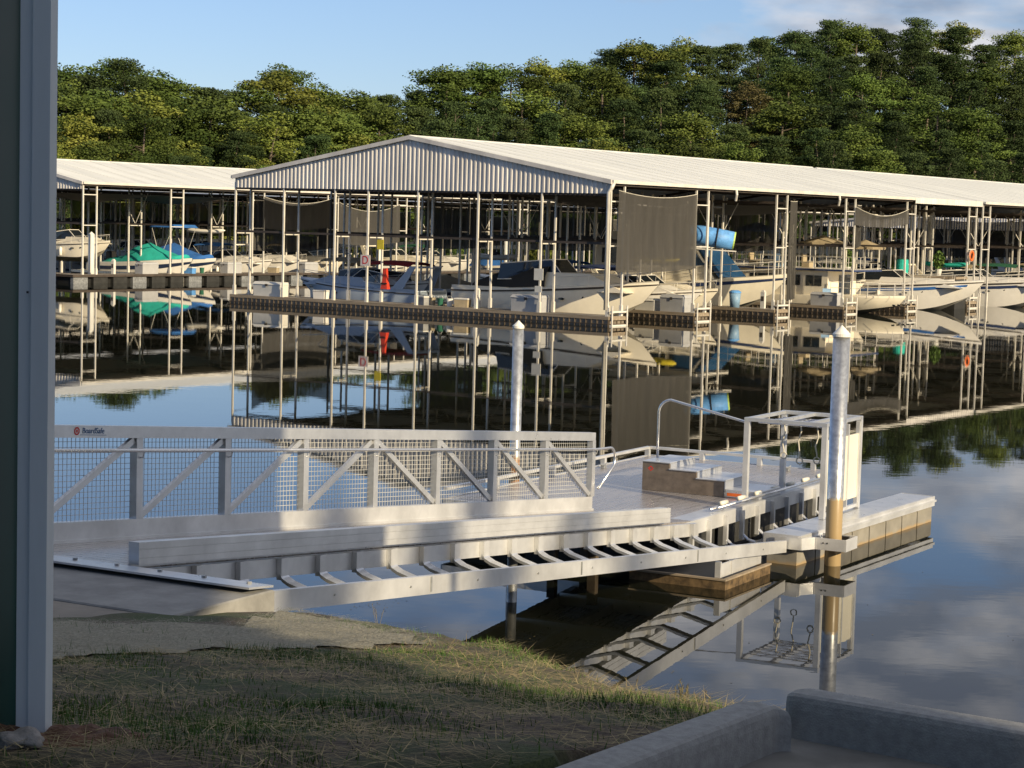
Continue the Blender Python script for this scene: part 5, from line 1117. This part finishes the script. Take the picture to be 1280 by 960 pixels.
# hill under them
hv = []; cols = list(range(-420, 1720, 40)); 
mb = MB(); prof_rows = [-14, -8, 7, 6, 5, 4, 3, 2, 1, 0, -3]
vs = []
ks = [8.5, 7.2, 6, 5, 4, 3, 2, 1, 0, -1.5, -6]
for k in ks:
    for x in cols:
        D = back_d(x)-k*14
        kk = max(0, min(5, k)); yt = skyy(x)+kk*33; top = atD(x, yt, back_d(x)-kk*14); base = max(.4, top.z-24)
        if k > 5: base = {6: max(.5, base*.5), 7.2: .2, 8.5: -1.6}[k]
        if k < 0: base = base*(.98 if k > -3 else .8)
        p = atD(x, 260, D); vs.append((p.x, p.y, base))
n = len(cols); mb.add(vs, [(j*n+i, j*n+i+1, (j+1)*n+i+1, (j+1)*n+i) for j in range(len(ks)-1) for i in range(n-1)])
struct(mb.build('hill', FLOORH, smooth=True))

def foliage_mesh(name, blobs, nleaf, size, m, seed, droop=0):
    R_ = np.random.RandomState(seed); w = np.array([b[3]**2 for b in blobs]); w = w/w.sum(); pick = R_.choice(len(blobs), nleaf, p=w); B_ = np.array([[b[0], b[1], b[2], b[3], b[4]] for b in blobs])[pick]
    d = R_.normal(size=(nleaf, 3)); d /= np.linalg.norm(d, axis=1)[:, None]; rad = (R_.uniform(.45, 1.05, nleaf)+np.abs(R_.normal(size=nleaf))*.16)[:, None]; c = B_[:, :3]+d*rad*np.stack([B_[:, 3], B_[:, 3], B_[:, 4]], 1)
    nrm = d*.6+R_.normal(size=(nleaf, 3))*.75; nrm /= np.linalg.norm(nrm, axis=1)[:, None]; t1 = np.cross(nrm, R_.normal(size=(nleaf, 3))); t1 /= np.linalg.norm(t1, axis=1)[:, None]; t2 = np.cross(nrm, t1); s_ = size*R_.uniform(.5, 1.3, nleaf)[:, None]
    V = np.stack([c-t1*s_-t2*s_*.6, c+t1*s_*.8-t2*s_*.7, c+t1*s_+t2*s_*.7, c-t1*s_*.7+t2*s_*.6], 1).reshape(-1, 3)
    me = bpy.data.meshes.new(name); me.vertices.add(len(V)); me.vertices.foreach_set('co', V.ravel()); me.loops.add(len(V)); me.loops.foreach_set('vertex_index', np.arange(len(V))); me.polygons.add(nleaf); me.polygons.foreach_set('loop_start', np.arange(0, len(V), 4)); me.polygons.foreach_set('loop_total', np.full(nleaf, 4)); me.update(); me.validate(); me.materials.append(m); return me
def trunk_mesh(name, h, r, blobs, seed):
    rr = random.Random(seed); mb = MB(); bend = [(0, 0, 0)]
    for i in range(1, 7): bend.append((rr.uniform(-.25, .25)*i/3, rr.uniform(-.25, .25)*i/3, h*i/6))
    mb.tube(bend, [r*(1-.8*i/6) for i in range(7)], 7)
    for b in rr.sample(blobs, min(12, len(blobs))):
        z = max(1, b[2]-rr.uniform(.5, 1.8)); i = min(5, int(z/h*6)); f_ = z/h*6-i; p = Vector(bend[i]).lerp(Vector(bend[i+1]), min(1, f_)); mb.tube([p, Vector((b[0], b[1], b[2]))*.6+p*.4+Vector((0, 0, .1)), (b[0], b[1], b[2])], [r*.28, r*.16, .03], 4)
    me = bpy.data.meshes.new(name); me.from_pydata([tuple(v) for v in mb.v], [], mb.f); me.materials.append(BARK); return me
PROTO = []
def proto(kind, seed):
    rr = random.Random(seed); blobs = []
    if kind == 'pine':
        h = 24; z = rr.uniform(5, 8)
        while z < 23.4:
            u = (z-5)/19; R0 = (3.9*(1-u**2.6)+1.1)*rr.uniform(.55, 1.25); k = rr.randint(3, 6); a0 = rr.uniform(0, 6.3)
            for i in range(k):
                a = a0+i*2*PI/k+rr.uniform(-.4, .4); r = R0*rr.uniform(.25, 1.0); blobs.append((r*math.cos(a), r*math.sin(a), z+rr.uniform(-.5, .5), rr.uniform(.8, 1.7)*(1-.22*u), rr.uniform(.5, .95)))
            z += rr.uniform(.8, 1.35)
        blobs += [(rr.uniform(-1.2, 1.2), rr.uniform(-1.2, 1.2), 23.0, 1.5, .9) for _ in range(3)]; n = 14000; sz = .13; m = PINE
    else:
        h = 22; 
        for i in range(60):
            a = rr.uniform(0, 2*PI); z = rr.uniform(3, 21.3); u = (z-3)/19; R0 = 4.8*math.sin(PI*min(1, .22+.68*u))**.7; r = R0*rr.uniform(.2, 1.08); blobs.append((r*math.cos(a), r*math.sin(a), z, rr.uniform(.7, 2.0), rr.uniform(.6, 1.4)))
        blobs.append((0, 0, 22.3, 1.6, 1.2)); n = 15000; sz = .145; m = {'broad': LEAFG, 'yellow': LEAFY, 'brown': LEAFO}[kind]
    return (kind, foliage_mesh(kind+'_crown', blobs, n, sz, m, seed), trunk_mesh(kind+'_trunk', h*.93, .32, blobs, seed), h+1.2)
PROTO = [proto('pine', 1), proto('pine', 2), proto('pine', 3), proto('pine', 4), proto('broad', 5), proto('broad', 6), proto('broad', 7), proto('yellow', 8), proto('yellow', 9), proto('brown', 10)]
desc = {'pine': 'dark green pine', 'broad': 'green broadleaf tree', 'yellow': 'yellowing broadleaf tree', 'brown': 'browning broadleaf tree'}
def zone(x):
    return ['beyond the left frame edge', 'above the left dock roof', 'above the roof gap', 'above the ribbed gable', 'above the near long roof', 'above the mid long roof', 'above the far roof end', 'beyond the right frame edge'][0 if x < 60 else 1 if x < 230 else 2 if x < 400 else 3 if x < 600 else 4 if x < 820 else 5 if x < 1050 else 6 if x < 1290 else 7]
rowname = ['behind the skyline', 'on the skyline', 'below the skyline', 'high on slope', 'mid slope', 'low on slope', 'at slope foot', 'at wood edge']
ORD = ['first', 'second', 'third', 'fourth', 'fifth', 'sixth', 'seventh', 'eighth', 'ninth', 'tenth', 'eleventh', 'twelfth']
seen = {}
def add_tree(kind_i, loc, sc, label, group='trees on the wooded far shore', tilt=True):
    kind, cm, tm, h = PROTO[kind_i]
    r = thing('pine_tree' if kind == 'pine' else 'broadleaf_tree', label, 'tree', loc, rnd.uniform(0, 6.28), group); w_ = sc*rnd.uniform(1.25, 1.7)*(.85 if kind == 'pine' else 1); w_ *= 1.18; r.scale = (w_, w_*rnd.uniform(.9, 1.1), sc)
    c = bpy.data.objects.new('crown', cm); COL.objects.link(c); c.parent = r; t_ = bpy.data.objects.new('trunk', tm); COL.objects.link(t_); t_.parent = r; return r
PLAN = []
for k, x, y, D in TREES:
    q = rnd.random(); yl = .18 if x < 560 else .07
    ki = rnd.choice([0, 1, 2, 3]) if q < (.34 if x < 480 else .60) else rnd.choice([7, 8]) if q > 1-yl else 9 if q > 1-yl-.012 else rnd.choice([4, 5, 6])
    PLAN.append((k, x, y, D, ki))
PLAN.sort(key=lambda a: a[1]); cnt = {}; num = {}
for k, x, y, D, ki in PLAN: key = (k, zone(x), PROTO[ki][0]); cnt[key] = cnt.get(key, 0)+1
for k, x, y, D, ki in PLAN:
    p = atD(x, y, D); h = 24 if k <= 1 else 24*rnd.uniform(.8, 1.05)
    h = min(h, max(13, p.z-.3)); z0 = p.z-h; key = (k, zone(x), PROTO[ki][0]); num[key] = num.get(key, 0)+1
    lab = desc[PROTO[ki][0]]+' '+rowname[k+1]+' '+zone(x)
    if cnt[key] > 1: lab = ORD[num[key]-1]+' '+desc[PROTO[ki][0]]+' from left '+rowname[k+1]+' '+zone(x)
    add_tree(ki, (p.x, p.y, z0), h/PROTO[ki][3], lab)

# ================================================================== WHAT SHADES THE FOREGROUND (unseen, added behind and right of the viewer)
def shade_pt(x, y, z, L):    # point L metres towards the sun (horizontal) from x,y,z
    return (x+math.sin(SUN_AZ)*L, y+math.cos(SUN_AZ)*L, z+L*math.tan(SUN_EL))
sh_ = thing('marina_store', 'tall green metal sided marina store standing behind the viewer', 'building', (0, 0, 0))  # added block that keeps the sun off column, kerbs and pavement
e_c = Vector((-math.cos(SUN_AZ), math.sin(SUN_AZ), 0)); e_l = Vector((math.sin(SUN_AZ), math.cos(SUN_AZ), 0))
def pc(c, L): return e_c*c+e_l*L
P4 = (pc(-16, 15), pc(5.7, 15), pc(5.7, 28), pc(-16, 28))
def blk(mb, P4, z0, z1): mb.hexa([(p.x, p.y, z0) for p in P4]+[(p.x, p.y, z1) for p in P4]); return mb
blk(MB(), P4, -1.6, 13.4).build('wall', GREEN, sh_)
Pr = (pc(-16.4, 14.6), pc(5.7, 14.6), pc(5.7, 28.4), pc(-16.4, 28.4)); blk(MB(), Pr, 13.41, 13.7).build('roof', ROOFG, sh_)
for k in range(4):
    for z in (4.2, 8.6): blk(MB(), (pc(-14+5*k, 14.95), pc(-12.2+5*k, 14.95), pc(-12.2+5*k, 14.999), pc(-14+5*k, 14.999)), z, z+1.6).build('window', GLASS, sh_)
LL = 16.5
a = shade_pt(-2.95, 17.9, 1.40, LL); b = shade_pt(.16, 8.2, 2.72, LL); dv = (Vector(b)-Vector(a)).normalized(); nv = e_l
A = Vector(a); B = Vector(b); A_2 = A+e_c*3.2
rs = thing('raised_office', 'narrow raised marina office on slim steel posts to the right behind the viewer', 'building', (0, 0, 0))  # added sun blocker; its raised underside leaves the bank edge lit
back = [p-nv*2.6 for p in (B, A, A_2)]; fr_ = [B, A, A_2]
mb = MB()
for p, q, p2, q2 in ((B, A, back[0], back[1]), (A, A_2, back[1], back[2])):
    mb.hexa([tuple(p), tuple(q), tuple(q2), tuple(p2)]+[tuple(v+Vector((0, 0, 8.5))) for v in (p, q, q2, p2)])
mb.build('wall', GREEN, rs)
for p in (B-e_l*.3, A-e_l*.3, back[0]+e_l*.3, A_2-e_l*.3): mb = MB(); mb.tube([(p.x, p.y, -2), (p.x, p.y, p.z)], .06, 8); mb.build('post', STEEL, rs)
mb = MB(); mb.hexa([tuple(v+Vector((0, 0, 8.51))) for v in (B+nv*.3, A+nv*.3, back[1]-nv*.3, back[0]-nv*.3)]+[tuple(v+Vector((0, 0, 8.7))) for v in (B+nv*.3, A+nv*.3, back[1]-nv*.3, back[0]-nv*.3)]); mb.build('roof', ROOFG, rs)
for k, (tx, ty, L, ki, w_) in enumerate([(-3.0, 19.0, 58, 1, .30), (-1.2, 22.2, 62, 3, .22), (.3, 25.4, 60, 0, .22)]):
    q = shade_pt(tx, ty, 0, L); add_tree(ki, (q[0], q[1], 1.5), 1.02, ['slim pine far to the right behind the viewer, nearest the store', 'slim pine far to the right behind the viewer, the middle one', 'slim pine far to the right behind the viewer, nearest the lake'][k], 'slim pines behind the viewer').scale = (w_, w_, 1.02)

for o_ in COL.objects:
    if 'label' in o_.keys() and len(o_['label'].split()) > 16: o_['label'] = ' '.join(o_['label'].split()[:16])
